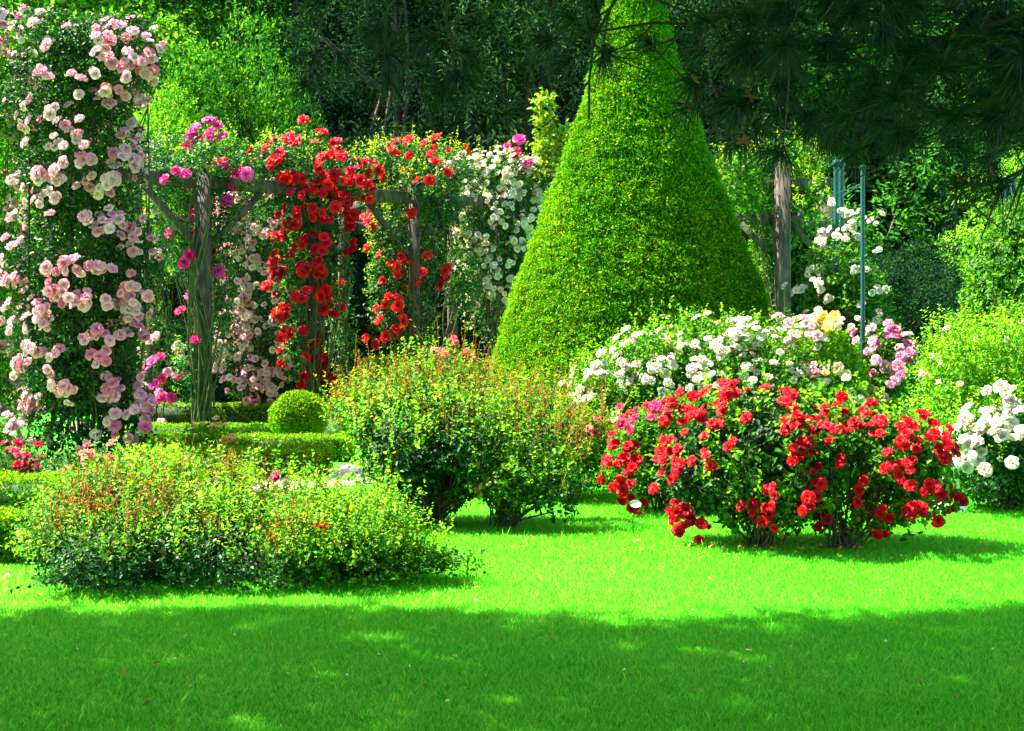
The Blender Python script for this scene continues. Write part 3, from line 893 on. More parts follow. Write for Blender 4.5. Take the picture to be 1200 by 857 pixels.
# ------------------------------------------------------------------ metal rose supports
def tripod(label, poles, group='green metal rose supports', ring=None):
    og = gx(poles[0][0], poles[0][1])
    root = thing('rose_support', label, 'plant support', og, group)
    for (px, d, top, r) in poles:
        p = gx(px, d); g = Geo()
        tubes(g, A([[p, p + A([0, 0, top * .5]), p + A([0, 0, top])]]), np.full((1, 3), r), 8)
        # small ball finial closing the pole
        tubes(g, A([[p + A([0, 0, top]), p + A([0, 0, top + r]), p + A([0, 0, top + 2.2 * r]), p + A([0, 0, top + 3 * r])]]), A([[r * .6, r * 1.5, r * 1.3, r * .1]]), 8)
        link('pole', g.mesh('pole', og, True), M['green_metal'], root)
    if len(poles) > 2:
        for z in (ring or (1.2, 2.4, 3.3)):
            c = A([gx(p[0], p[1]) for p in poles]); c[:, 2] = z
            g = Geo()
            for i in range(len(c)):
                a, b = c[i], c[(i + 1) % len(c)]
                tubes(g, A([[a, (a + b) / 2, b]]), np.full((1, 3), .009), 5)
            link('hoop', g.mesh('hoop', og, True), M['green_metal'], root)
tripod('three tall green poles rising from the white climbing rose', [(980, 17.2, 3.64, .035), (986, 17.6, 3.68, .035), (1011, 16.0, 3.45, .026)])
tripod('pair of green poles above the leafy climber at the right edge', [(1187, 15.2, 3.22, .034), (1179, 15.9, 3.3, .028)])

# ------------------------------------------------------------------ pillar of pale pink roses
def rods(root, base, xs, d, h, r=.012, mat='dark_metal', name='rod'):
    for x in xs:
        p = gx(x, d) + A([0, RNG.uniform(-.3, .3), 0]); g = Geo()
        tubes(g, A([[p, p + A([0, 0, h * .5]), p + A([0, 0, h])]]), np.full((1, 3), r), 6)
        link(name, g.mesh(name, base, True), M[mat], root)

PD = 15.8
pil = [E(112, 70, PD, 62, 48, .75), E(70, 110, PD, 60, 50, .8), E(92, 190, PD, 68, 80, .75), E(88, 300, PD, 76, 100, .75), E(90, 400, PD, 70, 80, .7),
       E(95, 470, PD, 52, 70, .55), E(140, 60, PD, 44, 36, .5), E(60, 45, PD, 40, 30, .5), E(148, 480, PD, 22, 50, .3), E(150, 320, PD, 25, 60, .4)]
pk_px = [(82,38),(60,60),(88,92),(118,52),(140,45),(150,65),(185,45),(172,62),(165,75),(135,75),(120,70),(112,40),(148,78),(168,85),(125,100),(143,105),(88,110),(120,125),(175,125),(165,120),(60,130),(42,140),(38,170),(83,185),(100,182),(137,175),(138,190),(52,205),(70,205),(115,210),(122,205),(20,213),(68,228),(62,255),(130,255),(108,265),(125,270),(132,262),(140,275),(165,262),(185,295),(168,275),(50,307),(85,308),(115,312),(70,330),(72,350),(98,352),(115,355),(150,330),(155,345),(152,365),(50,372),(35,380),(60,370),(95,362),(118,395),(112,420),(120,410),(145,388),(40,410),(65,415),(36,425),(80,452),(78,450),(140,460),(150,480),(135,458),(160,495),(158,475),(148,505),(125,488),(32,487),(105,510),(165,445),(168,400),(170,475),(75,145),(95,150),(50,90),(20,290),(18,330),(15,300),(12,250),(10,370),(160,150),(150,355)]
shrub('climbing_rose_pillar', 'tall pillar smothered in pale pink double roses at the left of the garden', 'climbing rose', gx(95, PD), pil, n=6000, leaf=.055, nl=7, tl=.17,
      mat='rose_deep', seed=2, nstems=26, stemr=.02, shell=.26, amp=.14, upw=.1, bases=[gx(60, PD), gx(95, PD), gx(125, PD), gx(148, PD)],
      blooms=[dict(kind='pink', r=.070, k=6, px=pk_px, spread=.95, cap=98), dict(kind='palepink', r=.062, k=5, n=100, front=.6, cap=95, name='pale_rose_bloom')],
      support=lambda r, b: rods(r, b, (42, 62, 78, 118, 136), PD, 4.2))
pil2 = [E(-15, 60, 16.6, 45, 50, .7), E(-25, 200, 16.6, 40, 130, .7), E(-15, 350, 16.6, 42, 120, .7), E(-20, 470, 16.6, 30, 70, .6), E(0, 110, 16.6, 34, 40, .4)]
shrub('climbing_rose_pillar', 'second pink rose pillar cut off by the left edge of the photo', 'climbing rose', gx(-20, 16.6), pil2, n=3600, leaf=.055, mat='rose', seed=3, nstems=14, stemr=.018, shell=.26, upw=.1,
      blooms=[dict(kind='palepink', r=.08, k=4, n=60, front=.6, px=[(8,70),(15,95),(5,25),(10,230),(18,290),(12,340),(22,355),(14,468),(8,275),(20,310),(6,60),(20,15)])])

# ------------------------------------------------------------------ climbers on the left pergola
CG = 'climbing roses on the pergolas'
shrub('climbing_rose', 'magenta climbing rose on the thick grey pergola post', 'climbing rose', gx(232, 20.2),
      [E(215, 190, 21.1, 44, 24, .45), E(196, 205, 20.3, 24, 26, .25), E(243, 185, 20.3, 24, 16, .22), E(285, 200, 20.7, 24, 14, .2), E(165, 195, 20.6, 26, 20, .25), E(258, 188, 21.3, 40, 18, .4), E(310, 190, 21.6, 26, 10, .3), E(205, 240, 21.0, 22, 30, .35), E(258, 260, 20.8, 16, 60, .3), E(212, 290, 20.5, 8, 36, .15),
       E(262, 360, 20.8, 10, 60, .2), E(222, 440, 20.5, 12, 45, .2), E(300, 240, 21.6, 30, 12, .3)],
      n=1700, leaf=.06, tl=.17, tips=450, tip_mat='rose_gold', mat='rose_dark', seed=4, group=CG, nstems=14, stemr=.016, upw=.2,
      blooms=[dict(kind='magenta', r=.105, k=3, spread=.8, px=[(226,153),(250,156),(262,165),(245,150),(270,193),(281,205),(224,209),(266,222),(264,232),(227,245),(230,255),(232,277),(203,278),(218,302),(247,308),(252,319),(226,350),(222,362),(196,454),(193,472),(185,430),(225,402),(235,420),(220,160),(205,205),(230,160)])])
shrub('climbing_rose', 'leafy climber with a few pink blooms between the pillar and the grey post', 'climbing rose', gx(180, 22.6),
      [E(165, 205, 22.6, 34, 34, .5), E(150, 170, 22.6, 30, 26, .5), E(182, 290, 22.6, 14, 60, .3), E(190, 410, 22.6, 20, 50, .3), E(180, 240, 22.6, 34, 20, .4)],
      n=650, leaf=.06, tl=.17, tips=200, mat='rose_dark', seed=5, group=CG, nstems=10, stemr=.014, upw=.2,
      blooms=[dict(kind='palepink', r=.09, k=3, px=[(168,215),(182,300),(205,405),(212,412),(185,395),(172,402),(205,420),(168,300),(190,500),(186,505),(170,455),(175,212)]), dict(kind='pinkmag', r=.08, k=2, px=[(195,435),(200,455),(170,172),(166,185),(172,190)], name='deep_pink_rose_bloom')])
pinkc = [E(300, 300, 23.4, 26, 60, .4), E(275, 340, 23.4, 20, 90, .4), E(312, 380, 23.4, 24, 80, .4), E(280, 430, 23.4, 22, 50, .35), E(330, 300, 23.4, 18, 60, .3), E(305, 250, 23.4, 35, 26, .4)]
shrub('climbing_rose', 'blush pink climbing rose hanging in the bay left of the red one', 'climbing rose', gx(295, 23.4), pinkc, n=1050, leaf=.06, tl=.17, mat='rose_deep', seed=6, group=CG, nstems=12, stemr=.014, upw=0,
      blooms=[dict(kind='palepink', r=.068, k=5, n=170, front=.95, zmin=.4, spread=1.2, out=6)])
redc = [E(345, 190, 21.8, 40, 22, .6), E(385, 205, 21.8, 38, 24, .6), E(360, 235, 21.8, 38, 34, .5), E(325, 200, 21.8, 26, 20, .5), E(415, 215, 21.8, 24, 16, .4), E(372, 290, 21.8, 26, 40, .4),
        E(345, 330, 21.7, 18, 50, .3), E(393, 315, 21.9, 15, 42, .3), E(350, 400, 21.7, 14, 50, .25), E(402, 400, 22.2, 14, 50, .25), E(358, 160, 21.8, 8, 18, .15)]
red_px = [(357,146),(373,165),(392,172),(398,170),(322,180),(330,175),(335,170),(325,187),(343,172),(340,205),(333,205),(345,205),(352,165),(305,190),(378,195),(387,190),(375,200),(392,195),(395,205),(400,215),(410,203),(420,212),(425,218),(432,200),(418,190),(385,215),(392,225),(375,225),(365,225),(355,230),(370,240),(350,245),(360,250),(345,240),(398,235),(405,245),(385,240),(390,250),(362,258),(335,262),(330,278),(345,275),(380,262),(405,262),(412,270),(415,285),(408,295),(352,290),(365,285),(375,290),(358,305),(375,300),(335,300),(325,310),(345,312),(330,320),(322,340),(328,330),(348,350),(355,340),(372,318),(362,335),(368,310),(325,350),(332,362),(338,365),(330,290),(345,385),(390,340),(395,365),(385,375),(352,392),(335,408),(330,415),(332,430),(368,405),(375,410),(370,430),(378,438),(385,445),(392,450),(385,430),(360,455),(355,458),(412,432),(395,462),(412,465),(340,360)]
shrub('climbing_rose', 'bright red climbing rose crowning the pergola beam', 'climbing rose', gx(372, 21.6), redc, n=2000, leaf=.06, tl=.17, tips=500, tip_mat='rose_gold', mat='rose_dark', seed=7, group=CG, nstems=16, stemr=.016, upw=.1,
      blooms=[dict(kind='red', r=.095, k=3, px=red_px, cap=98, spread=.9), dict(kind='crimson', r=.08, k=3, n=26, front=.9, zt=3.2, name='crimson_rose_bloom')])
orc = [E(470, 188, 23.5, 40, 15, .45), E(508, 195, 23.5, 38, 18, .45), E(440, 235, 23.4, 24, 12, .3), E(492, 212, 22.7, 20, 16, .2), E(455, 285, 22.9, 17, 36, .3), E(498, 270, 23.3, 22, 55, .3), E(452, 350, 22.9, 17, 60, .3), E(490, 370, 23.2, 20, 60, .3),
       E(540, 330, 23.6, 20, 40, .3), E(520, 240, 23.2, 20, 30, .3)]
shrub('climbing_rose', 'scarlet flecked leafy climber on the capped middle pergola post', 'climbing rose', gx(470, 22.8), orc, n=1900, leaf=.06, tl=.17, tips=600, tip_mat='rose_gold', mat='rose_dark', seed=8, group=CG, nstems=16, stemr=.016, upw=.1, shoots=220, shoot_len=.3, shoot_leaf=.06, shoot_mat='rose_gold',
      blooms=[dict(kind='scarlet', r=.095, k=2, px=[(487,172),(498,172),(530,167),(525,182),(497,207),(508,208),(486,252),(442,262),(430,251),(436,268),(438,265),(458,315),(472,311),(461,325),(463,350),(455,345),(458,378),(460,385),(448,372),(452,392),(528,320),(522,330),(400,340),(470,395),(445,398),(455,182),(470,178),(456,312),(440,300),(465,300),(450,330),(470,335),(455,360),(466,372),(500,300),(495,330),(505,185),(465,170),(515,175),(440,190),(450,200),(475,195)])])
crc = [E(545, 205, 24.5, 34, 16, .5), E(585, 208, 24.6, 36, 22, .5), E(618, 218, 24.8, 34, 20, .5), E(560, 250, 24.2, 26, 36, .4), E(590, 280, 24.3, 28, 60, .5), E(575, 345, 24.3, 24, 60, .4), E(612, 260, 24.5, 22, 40, .4), E(558, 300, 24.2, 20, 40, .3), E(600, 340, 24.4, 18, 50, .3)]
shrub('climbing_rose', 'cream white climbing rose spilling down left of the clipped cone', 'climbing rose', gx(590, 24.1), crc, n=2200, leaf=.055, tl=.16, tips=500, tip_mat='rose_gold', mat='rose_dark', seed=9, group=CG, nstems=14, stemr=.016, upw=.1,
      blooms=[dict(kind='cream', r=.062, k=4, n=150, front=.9, zt=1.4, cap=98, spread=1.2), dict(kind='white', r=.065, k=4, n=80, front=.8, zt=3.9, name='pale_rose_bloom', cap=60), dict(kind='magenta', r=.11, k=2, px=[(595,175),(622,193),(618,196),(598,172)], name='magenta_rose_bloom')])
shrub('rambling_shoots', 'upright yellow green shoots standing above the beam beside the cone', 'climbing rose', gx(640, 24.8),
      [E(637, 130, 24.8, 9, 22, .12), E(641, 170, 24.8, 12, 30, .15), E(662, 165, 24.8, 6, 22, .1), E(640, 205, 24.8, 30, 16, .3), E(665, 215, 24.8, 20, 20, .3)],
      n=520, leaf=.09, tl=.14, mat='rose_gold', seed=10, group=CG, nstems=4, stemr=.016, upw=.3, amp=.1)
shrub('climbing_rose', 'yellow green climber sprawling over the timber bay right of the cone', 'climbing rose', gx(915, 21.8),
      [E(870, 205, 21.7, 26, 22, .3), E(935, 198, 21.7, 26, 14, .2), E(955, 240, 21.7, 14, 16, .2), E(882, 250, 21.8, 18, 14, .2), E(875, 198, 22.5, 32, 18, .35), E(925, 188, 22.3, 42, 14, .35), E(885, 235, 22.7, 30, 20, .3), E(945, 232, 22.7, 22, 18, .3), E(897, 290, 22.4, 11, 30, .2), E(900, 335, 22.3, 10, 36, .2), E(942, 262, 22.6, 14, 22, .2)],
      n=1700, leaf=.07, tl=.19, tips=250, tip_mat='rose_gold', mat='rose', seed=11, group=CG, nstems=10, stemr=.014, upw=.2, gap=(4, -.3), shoots=240, shoot_leaf=.06, shoot_len=.25, shoot_mat='rose_gold')

# ------------------------------------------------------------------ climbers on the metal supports
wc = [E(990, 330, 17, 36, 40, .45), E(975, 300, 17, 28, 30, .4), E(1000, 280, 17, 24, 26, .35), E(985, 390, 17, 44, 50, .5), E(1012, 350, 17, 26, 50, .35), E(960, 350, 17, 22, 24, .3), E(1012, 440, 17, 10, 60, .2)]
shrub('climbing_rose', 'white climbing rose wound round the three green poles', 'climbing rose', gx(995, 16.8), wc, n=1700, leaf=.06, tl=.16, mat='rose', seed=12, nstems=14, stemr=.014, upw=.2, gap=(5, -.45),
      group='climbing roses on metal supports',
      blooms=[dict(kind='white', r=.048, k=5, px=[(970,240),(985,258),(990,270),(972,282),(985,280),(1000,272),(998,262),(1007,256),(1025,296),(1003,317),(1006,320),(1027,340),(940,342),(934,344),(946,340),(962,338),(955,315),(975,350),(1024,262),(968,285),(993,283),(1008,358),(956,375),(1010,262),(965,330),(960,400),(1000,380),(1025,380)])])
gc = [E(1185, 330, 15, 50, 60, .6), E(1170, 400, 15, 50, 60, .6), E(1215, 300, 15, 40, 50, .6), E(1190, 265, 15, 22, 20, .3), E(1165, 300, 15, 26, 30, .4)]
shrub('climbing_rose', 'leafy flowerless climber round the paired green poles at the right edge', 'climbing rose', gx(1185, 14.8), gc, n=2900, leaf=.055, tl=.15, mat='rose', seed=13, nstems=12, stemr=.014, upw=.25, shoots=120, shoot_leaf=.04, shoot_mat='rose_lime',
      group='climbing roses on metal supports')

# ------------------------------------------------------------------ beds of bush roses
RB = 'bush roses in the beds'
w1 = [E(715, 455, 14.3, 40, 36, .6), E(760, 440, 14.5, 48, 48, .7), E(740, 500, 14.2, 55, 50, .7), E(700, 500, 14.2, 36, 46, .5)]
shrub('rose_bush', 'large white rose bush at the foot of the cone, left of its twin', 'rose bush', gx(738, 14.3), w1, n=3200, leaf=.045, canes=40, cane_out=.2, tips=500, mat='rose', seed=20, group=RB, nstems=14, upw=.5,
      blooms=[dict(kind='white', r=.054, k=5, spread=1.1, px=[(678,470),(690,478),(700,440),(712,436),(705,442),(735,405),(732,418),(730,438),(740,430),(668,462),(685,458),(720,470),(752,440),(768,430),(770,465),(725,498),(715,452),(690,465)], n=12, front=.9, zt=1.0), dict(kind='cream', r=.055, k=3, n=22, front=.9, zt=.9, name='cream_rose_bloom'), dict(kind='faded', r=.04, k=2, n=20, zt=1.2, name='faded_rose_bloom')])
w2 = [E(830, 425, 14.7, 60, 42, .75), E(885, 430, 14.8, 45, 45, .7), E(850, 485, 14.4, 80, 60, .7), E(800, 450, 14.5, 40, 48, .6)]
shrub('rose_bush', 'large white rose bush right behind the red roses', 'rose bush', gx(850, 14.5), w2, n=3800, leaf=.045, canes=40, cane_out=.2, tips=500, mat='rose', seed=21, group=RB, nstems=14, upw=.5,
      blooms=[dict(kind='white', r=.054, k=5, spread=1.1, px=[(778,405),(800,405),(850,408),(857,400),(842,415),(880,392),(895,395),(870,430),(873,440),(820,440),(828,462),(815,458),(840,455),(890,438),(880,455),(812,432),(775,430),(768,455),(905,410),(865,395),(830,405),(895,450)], n=22, front=.9, zt=1.0), dict(kind='faded', r=.04, k=2, n=36, zt=1.3, name='faded_rose_bloom')])
m1 = [E(935, 420, 15.5, 36, 42, .6), E(975, 430, 15.4, 38, 50, .6), E(950, 475, 15.2, 50, 50, .6)]
shrub('rose_bush', 'bush of cream, pink and yellow roses below the white climber', 'rose bush', gx(950, 15.4), m1, n=2300, leaf=.05, mat='rose_lime', seed=22, group=RB, nstems=10, upw=.4,
      blooms=[dict(kind='cream', r=.065, k=4, n=38, front=.95, zt=.7), dict(kind='palepink', r=.06, k=4, px=[(915,385),(925,390),(935,400),(945,385),(930,410),(940,425),(955,440),(920,400),(910,395),(950,395)], n=14, zt=.9, name='pink_rose_bloom'), dict(kind='yellow', r=.065, k=3, px=[(968,385),(975,380),(983,430),(970,390),(978,432),(960,380),(995,490),(992,480),(965,445)], name='yellow_rose_bloom')])
m2 = [E(1030, 415, 16.3, 30, 32, .5), E(1045, 430, 16.2, 20, 32, .4), E(1020, 465, 16, 30, 44, .45)]
shrub('rose_bush', 'bush of clear magenta pink roses against the dark gap', 'rose bush', gx(1030, 16.2), m2, n=1200, leaf=.05, mat='rose', seed=23, group=RB, nstems=8, upw=.4,
      blooms=[dict(kind='pinkmag', r=.065, k=4, px=[(1025,392),(1032,400),(1028,410),(1040,395),(1046,400),(1050,418),(1055,415),(1058,412),(1035,425),(1055,435),(1052,440),(1030,460),(1042,450),(1020,405),(1060,425)], n=8)])
y1 = [E(1150, 430, 13, 66, 42, .8), E(1205, 420, 13.2, 50, 44, .8), E(1130, 480, 12.9, 50, 50, .7), E(1190, 500, 12.9, 60, 60, .8)]
shrub('rose_bush', 'tall yellow green rose bush with pinkish buds at the right', 'rose bush', gx(1165, 13), y1, n=3300, canes=60, cane_out=.25, tips=900, leaf=.042, mat='rose_lime', seed=24, group=RB, nstems=14, upw=.5, shoots=170, shoot_leaf=.03, shoot_mat='rose_lime',
      blooms=[dict(kind='palepink', r=.035, k=2, n=50, zt=1.0), dict(kind='white', r=.05, k=3, px=[(1140,495),(1155,500)], name='white_rose_bloom')])
v1 = [E(1170, 545, 11.8, 50, 42, .5), E(1205, 535, 11.8, 50, 50, .55), E(1160, 512, 11.9, 22, 24, .3)]
shrub('rose_bush', 'low bush loaded with pure white roses beside the white stone post', 'rose bush', gx(1180, 11.8), v1, n=2600, leaf=.04, tips=300, mat='rose_dark', seed=25, group=RB, nstems=14, upw=.5,
      blooms=[dict(kind='white', r=.06, k=5, px=[(1146,505),(1150,515),(1150,520),(1172,490),(1178,495),(1148,530),(1145,525),(1175,470),(1185,478),(1165,520),(1160,510),(1195,505),(1190,520),(1150,500),(1170,505),(1148,545),(1185,545),(1195,485)], n=10, zt=.5)])

# red bushes
r1 = [E(850, 545, 10.0, 62, 62, .55), E(890, 530, 9.8, 60, 62, .55), E(925, 555, 9.7, 50, 56, .45), E(855, 490, 10.1, 34, 30, .35), E(812, 560, 10, 34, 40, .35)]
r1_px = [(848,455),(838,468),(850,472),(860,480),(845,480),(856,492),(835,480),(790,478),(800,485),(798,500),(812,492),(820,505),(803,470),(780,495),(812,515),(840,508),(832,520),(825,488),(850,500),(778,522),(785,530),(805,540),(798,550),(810,545),(800,555),(806,530),(825,538),(832,541),(770,548),(775,560),(790,548),(785,570),(800,600),(792,605),(805,608),(798,618),(822,632),(800,622),(812,612),(795,628),(800,588),(905,580),(898,590),(912,585),(893,592),(908,596),(918,575),(875,582),(877,590),(935,505),(925,500),(945,515),(920,512),(938,522),(942,535),(930,545),(915,500),(918,490),(940,495),(928,470),(912,475),(895,470),(872,470),(848,462),(860,468),(917,615),(950,570),(945,578),(936,530),(868,520),(880,500)]
shrub('rose_bush', 'large bright red rose bush in front, left of its twin', 'rose bush', gx(893, 9.65), r1, n=1800, leaf=.05, fine=True, tips=130, amp=.2, canes=40, cane_out=.12, gap=(6, -.4), mat='rose_deep', seed=30, group=RB, nstems=11, stemr=.012, upw=.5,
      blooms=[dict(kind='red', r=.044, k=3, px=r1_px, n=10, zt=.6, cap=98, spread=.9)])
r2 = [E(975, 545, 9.9, 58, 58, .5), E(1025, 545, 9.8, 52, 56, .5), E(1068, 562, 9.75, 42, 46, .4), E(1060, 530, 9.9, 48, 34, .35), E(990, 505, 10, 34, 24, .35)]
r2_px = [(975,482),(980,488),(985,492),(960,500),(970,510),(965,520),(975,525),(980,515),(955,520),(1052,508),(1048,515),(1060,510),(1058,520),(1052,530),(1045,528),(1040,535),(1065,525),(1078,505),(1082,500),(1088,508),(1095,520),(1090,530),(1098,527),(1105,530),(1085,518),(1100,522),(1050,545),(1058,550),(1040,548),(985,540),(960,555),(955,560),(965,558),(985,545),(1005,560),(1002,568),(950,548),(1055,568),(1090,570),(1095,575),(1085,565),(1035,595),(1030,598),(1070,590),(1080,592),(1092,598),(1100,600),(1078,585),(1013,580),(1020,608),(1025,612),(1005,612),(962,605),(958,610),(948,580),(1118,585),(1116,580),(1121,592),(1115,595),(1085,612),(1020,500),(1030,510),(1022,505),(1015,495),(1000,515),(1012,488)]
shrub('rose_bush', 'bright red rose bush with bare stems showing, the right hand one in front', 'rose bush', gx(988, 9.6), r2, n=1350, leaf=.05, fine=True, tips=130, amp=.2, canes=40, cane_out=.1, gap=(6, -.35), mat='rose', seed=31, group=RB, nstems=13, stemr=.012, upw=.5,
      blooms=[dict(kind='red', r=.042, k=3, px=r2_px, n=18, zt=.55, cap=98, spread=.9)])
r3 = [E(765, 520, 11.8, 36, 34, .45), E(790, 550, 11.7, 50, 40, .45), E(745, 545, 11.7, 30, 36, .35), E(800, 505, 11.9, 30, 30, .4)]
shrub('rose_bush', 'smaller crimson rose bush behind the plant label', 'rose bush', gx(775, 11.7), r3, n=1900, leaf=.045, mat='rose', seed=32, group=RB, nstems=14, upw=.5, shoots=140, shoot_leaf=.03, shoot_mat='rose_lime',
      blooms=[dict(kind='red', r=.055, k=3, px=[(735,520),(740,530),(725,535),(738,540),(742,548),(718,548),(728,558),(735,570),(740,575),(745,578),(732,545),(728,528)]), dict(kind='crimson', r=.05, k=3, px=[(740,488),(750,495),(757,500),(765,492),(772,500),(745,505),(780,520),(760,488),(775,485),(738,498),(770,480)], n=14, zt=.7, name='crimson_rose_bloom')])

# bronze tipped bushes in the middle
SG = 'bronze tipped rose shrubs past their bloom'
shrub('rose_shrub', 'dark leaved rose shrub in the middle, left of the narrow one', 'rose shrub', gx(508, 10.7),
      [E(500, 550, 10.8, 50, 46, .5), E(470, 530, 10.9, 40, 34, .4), E(535, 540, 10.7, 40, 50, .45), E(505, 580, 10.7, 40, 26, .35), E(448, 500, 11.2, 26, 20, .3), E(540, 490, 11.1, 34, 24, .35), E(495, 485, 11, 22, 24, .25)],
      n=2600, tips=450, canes=70, cane_out=.3, gap=(6, -.4), shell=.36, leaf=.042, fine=True, mat='rose_deep', seed=40, group=SG, nstems=22, stemr=.013, shoots=260, shoot_len=.18, shoot_leaf=.028, shoot_top=.5, blooms=[dict(kind='faded', r=.02, k=2, n=20, zt=.8)])
shrub('rose_shrub', 'narrower rose shrub with orange tips at the edge of the sunlit lawn', 'rose shrub', gx(592, 10.6),
      [E(612, 560, 10.7, 42, 36, .4), E(645, 530, 10.8, 40, 34, .4), E(595, 525, 10.9, 34, 42, .4), E(592, 592, 10.6, 30, 26, .3), E(650, 575, 10.6, 28, 30, .3), E(600, 480, 10.9, 20, 22, .2), E(672, 545, 10.7, 22, 24, .25)],
      n=1900, tips=450, canes=55, cane_out=.28, gap=(6, -.35), shell=.36, leaf=.042, fine=True, mat='rose_dark', seed=41, group=SG, nstems=16, stemr=.013, shoots=230, shoot_len=.18, shoot_leaf=.028, shoot_top=.4, blooms=[dict(kind='orange', r=.03, k=3, px=[(577,577),(575,572),(572,540)])])
shrub('rose_shrub', 'gold and bronze tipped rose shrub in front of the smaller box ball', 'rose shrub', gx(470, 13.6),
      [E(450, 480, 13.6, 46, 36, .6), E(515, 480, 13.8, 48, 50, .7), E(418, 485, 13.6, 28, 22, .4), E(500, 530, 13.5, 46, 40, .6), E(555, 500, 13.6, 40, 50, .6), E(545, 455, 13.8, 26, 30, .4)],
      n=2500, tips=500, leaf=.042, mat='rose', seed=42, group=SG, nstems=14, shoots=760, shoot_len=.20, shoot_leaf=.034, shoot_top=.3, blooms=[dict(kind='coral', r=.045, k=2, px=[(513,417),(548,418),(535,412),(515,420)]), dict(kind='scarlet', r=.04, k=1, px=[(574,468),(625,511)], name='red_rose_bloom')])
shrub('rose_shrub', 'bronze tipped rose shrub against the base of the cone', 'rose shrub', gx(655, 12.8),
      [E(610, 505, 12.9, 44, 44, .5), E(660, 515, 12.8, 50, 44, .6), E(700, 535, 12.6, 34, 40, .45), E(640, 550, 12.7, 50, 34, .5), E(580, 520, 13, 36, 44, .5)],
      n=2300, tips=500, leaf=.042, mat='rose', seed=43, group=SG, nstems=14, shoots=700, shoot_len=.2, shoot_leaf=.034, shoot_top=.25, blooms=[dict(kind='coral', r=.04, k=2, px=[(690,505),(692,498)])])

# front left shrubs
fl = dict(leaf=.034, ratio=.6, nl=7, tl=.11, fine=False, nstems=26, stemr=.008, shell=.36, amp=.27, freq=5, gap=(8, -.30), tipout=.03, canes=90, cane_out=.22, group='low rose shrubs in front on the lawn', shoots=700, shoot_len=.12, shoot_leaf=.025, shoot_top=.45)
shrub('rose_shrub', 'low dense rose shrub in front, nearest the left edge', 'rose shrub', gx(120, 8.5),
      [E(118, 650, 8.2, 72, 50, .5), E(165, 625, 8.6, 72, 50, .5), E(76, 672, 8.1, 42, 34, .35), E(140, 668, 8.1, 90, 34, .35), E(72, 635, 8.5, 30, 36, .3), E(66, 684, 8.1, 34, 22, .25), E(130, 580, 8.9, 30, 24, .3), E(130, 605, 9.2, 68, 34, .45), E(195, 580, 9.1, 26, 26, .25)],
      n=4200, tips=800, mat='rose_dark', seed=50, blooms=[dict(kind='coral', r=.03, k=2, px=[(30,628),(33,640)]), dict(kind='pinkmag', r=.028, k=2, px=[(14,680)], name='pink_rose_bloom'), dict(kind='faded', r=.012, k=2, n=12)], **fl)
shrub('rose_shrub', 'middle one of the low rose shrubs in front, with a lone magenta bloom', 'rose shrub', gx(285, 8.6),
      [E(270, 655, 8.3, 76, 50, .5), E(290, 675, 8.1, 84, 30, .3), E(320, 630, 8.7, 64, 46, .5), E(235, 612, 9.1, 70, 44, .5), E(290, 614, 9.4, 66, 30, .4), E(215, 655, 8.3, 55, 46, .4), E(262, 585, 9.1, 26, 28, .25), E(322, 598, 9.1, 22, 20, .22)],
      n=4400, tips=800, mat='rose_dark', seed=51, blooms=[dict(kind='magenta', r=.035, k=1, px=[(326,562),(324,566)]), dict(kind='pinkmag', r=.03, k=1, px=[(300,582),(303,577)], name='pink_rose_bloom'), dict(kind='faded', r=.012, k=2, n=12)], **fl)
shrub('rose_shrub', 'right hand low rose shrub in front, thinning out over the lawn, one red bloom', 'rose shrub', gx(430, 8.5),
      [E(400, 660, 8.4, 68, 40, .5), E(440, 652, 8.6, 60, 34, .45), E(480, 675, 8.3, 58, 30, .4), E(390, 638, 8.9, 50, 22, .4), E(530, 680, 8.2, 42, 24, .3), E(555, 694, 8.15, 30, 14, .2), E(355, 655, 8.3, 46, 42, .4)],
      n=2800, tips=1100, mat='rose', seed=52, blooms=[dict(kind='red', r=.042, k=2, spread=.6, px=[(370,630)]), dict(kind='faded', r=.012, k=2, n=12)], **fl)

# bedding roses by the hedges
BR = 'bedding roses by the box hedges'
def bed(label, px, d, w, h, kind, n, seed, mat='rose_dark', r=.05):
    k = F / d
    yb = HOR + CAMH * k
    e = [E(px + w * o, yb - h * .45, d + .1 * i, w * .6, h * .6, .3) for i, o in enumerate((-.45, 0, .45))]
    shrub('bedding_rose', label, 'rose bush', gx(px, d), e, n=500, leaf=.045, tl=.1, nl=6, mat=mat, seed=seed, group=BR, nstems=8, stemr=.008, upw=.6,
          blooms=[dict(kind=kind, r=r, k=3, n=n, front=.7, zmin=.2)])
bed('coral red bedding roses in front of the pink pillar', 95, 12.6, 48, 50, 'coral', 20, 60)
bed('pink and red bedding roses at the left edge behind the long hedge', 20, 12.7, 40, 48, 'crimson', 14, 61)
bed('pale pink bedding roses at the left edge beyond the coral ones', 5, 15.4, 44, 60, 'palepink', 16, 62, 'rose')
bed('apricot bedding roses beside the foot of the grey pergola post', 245, 15.6, 30, 48, 'orange', 12, 63, 'rose_lime', .045)
bed('yellow green young roses with a few orange buds behind the front shrubs', 175, 13.4, 44, 44, 'orange', 5, 64, 'rose_gold', .035)

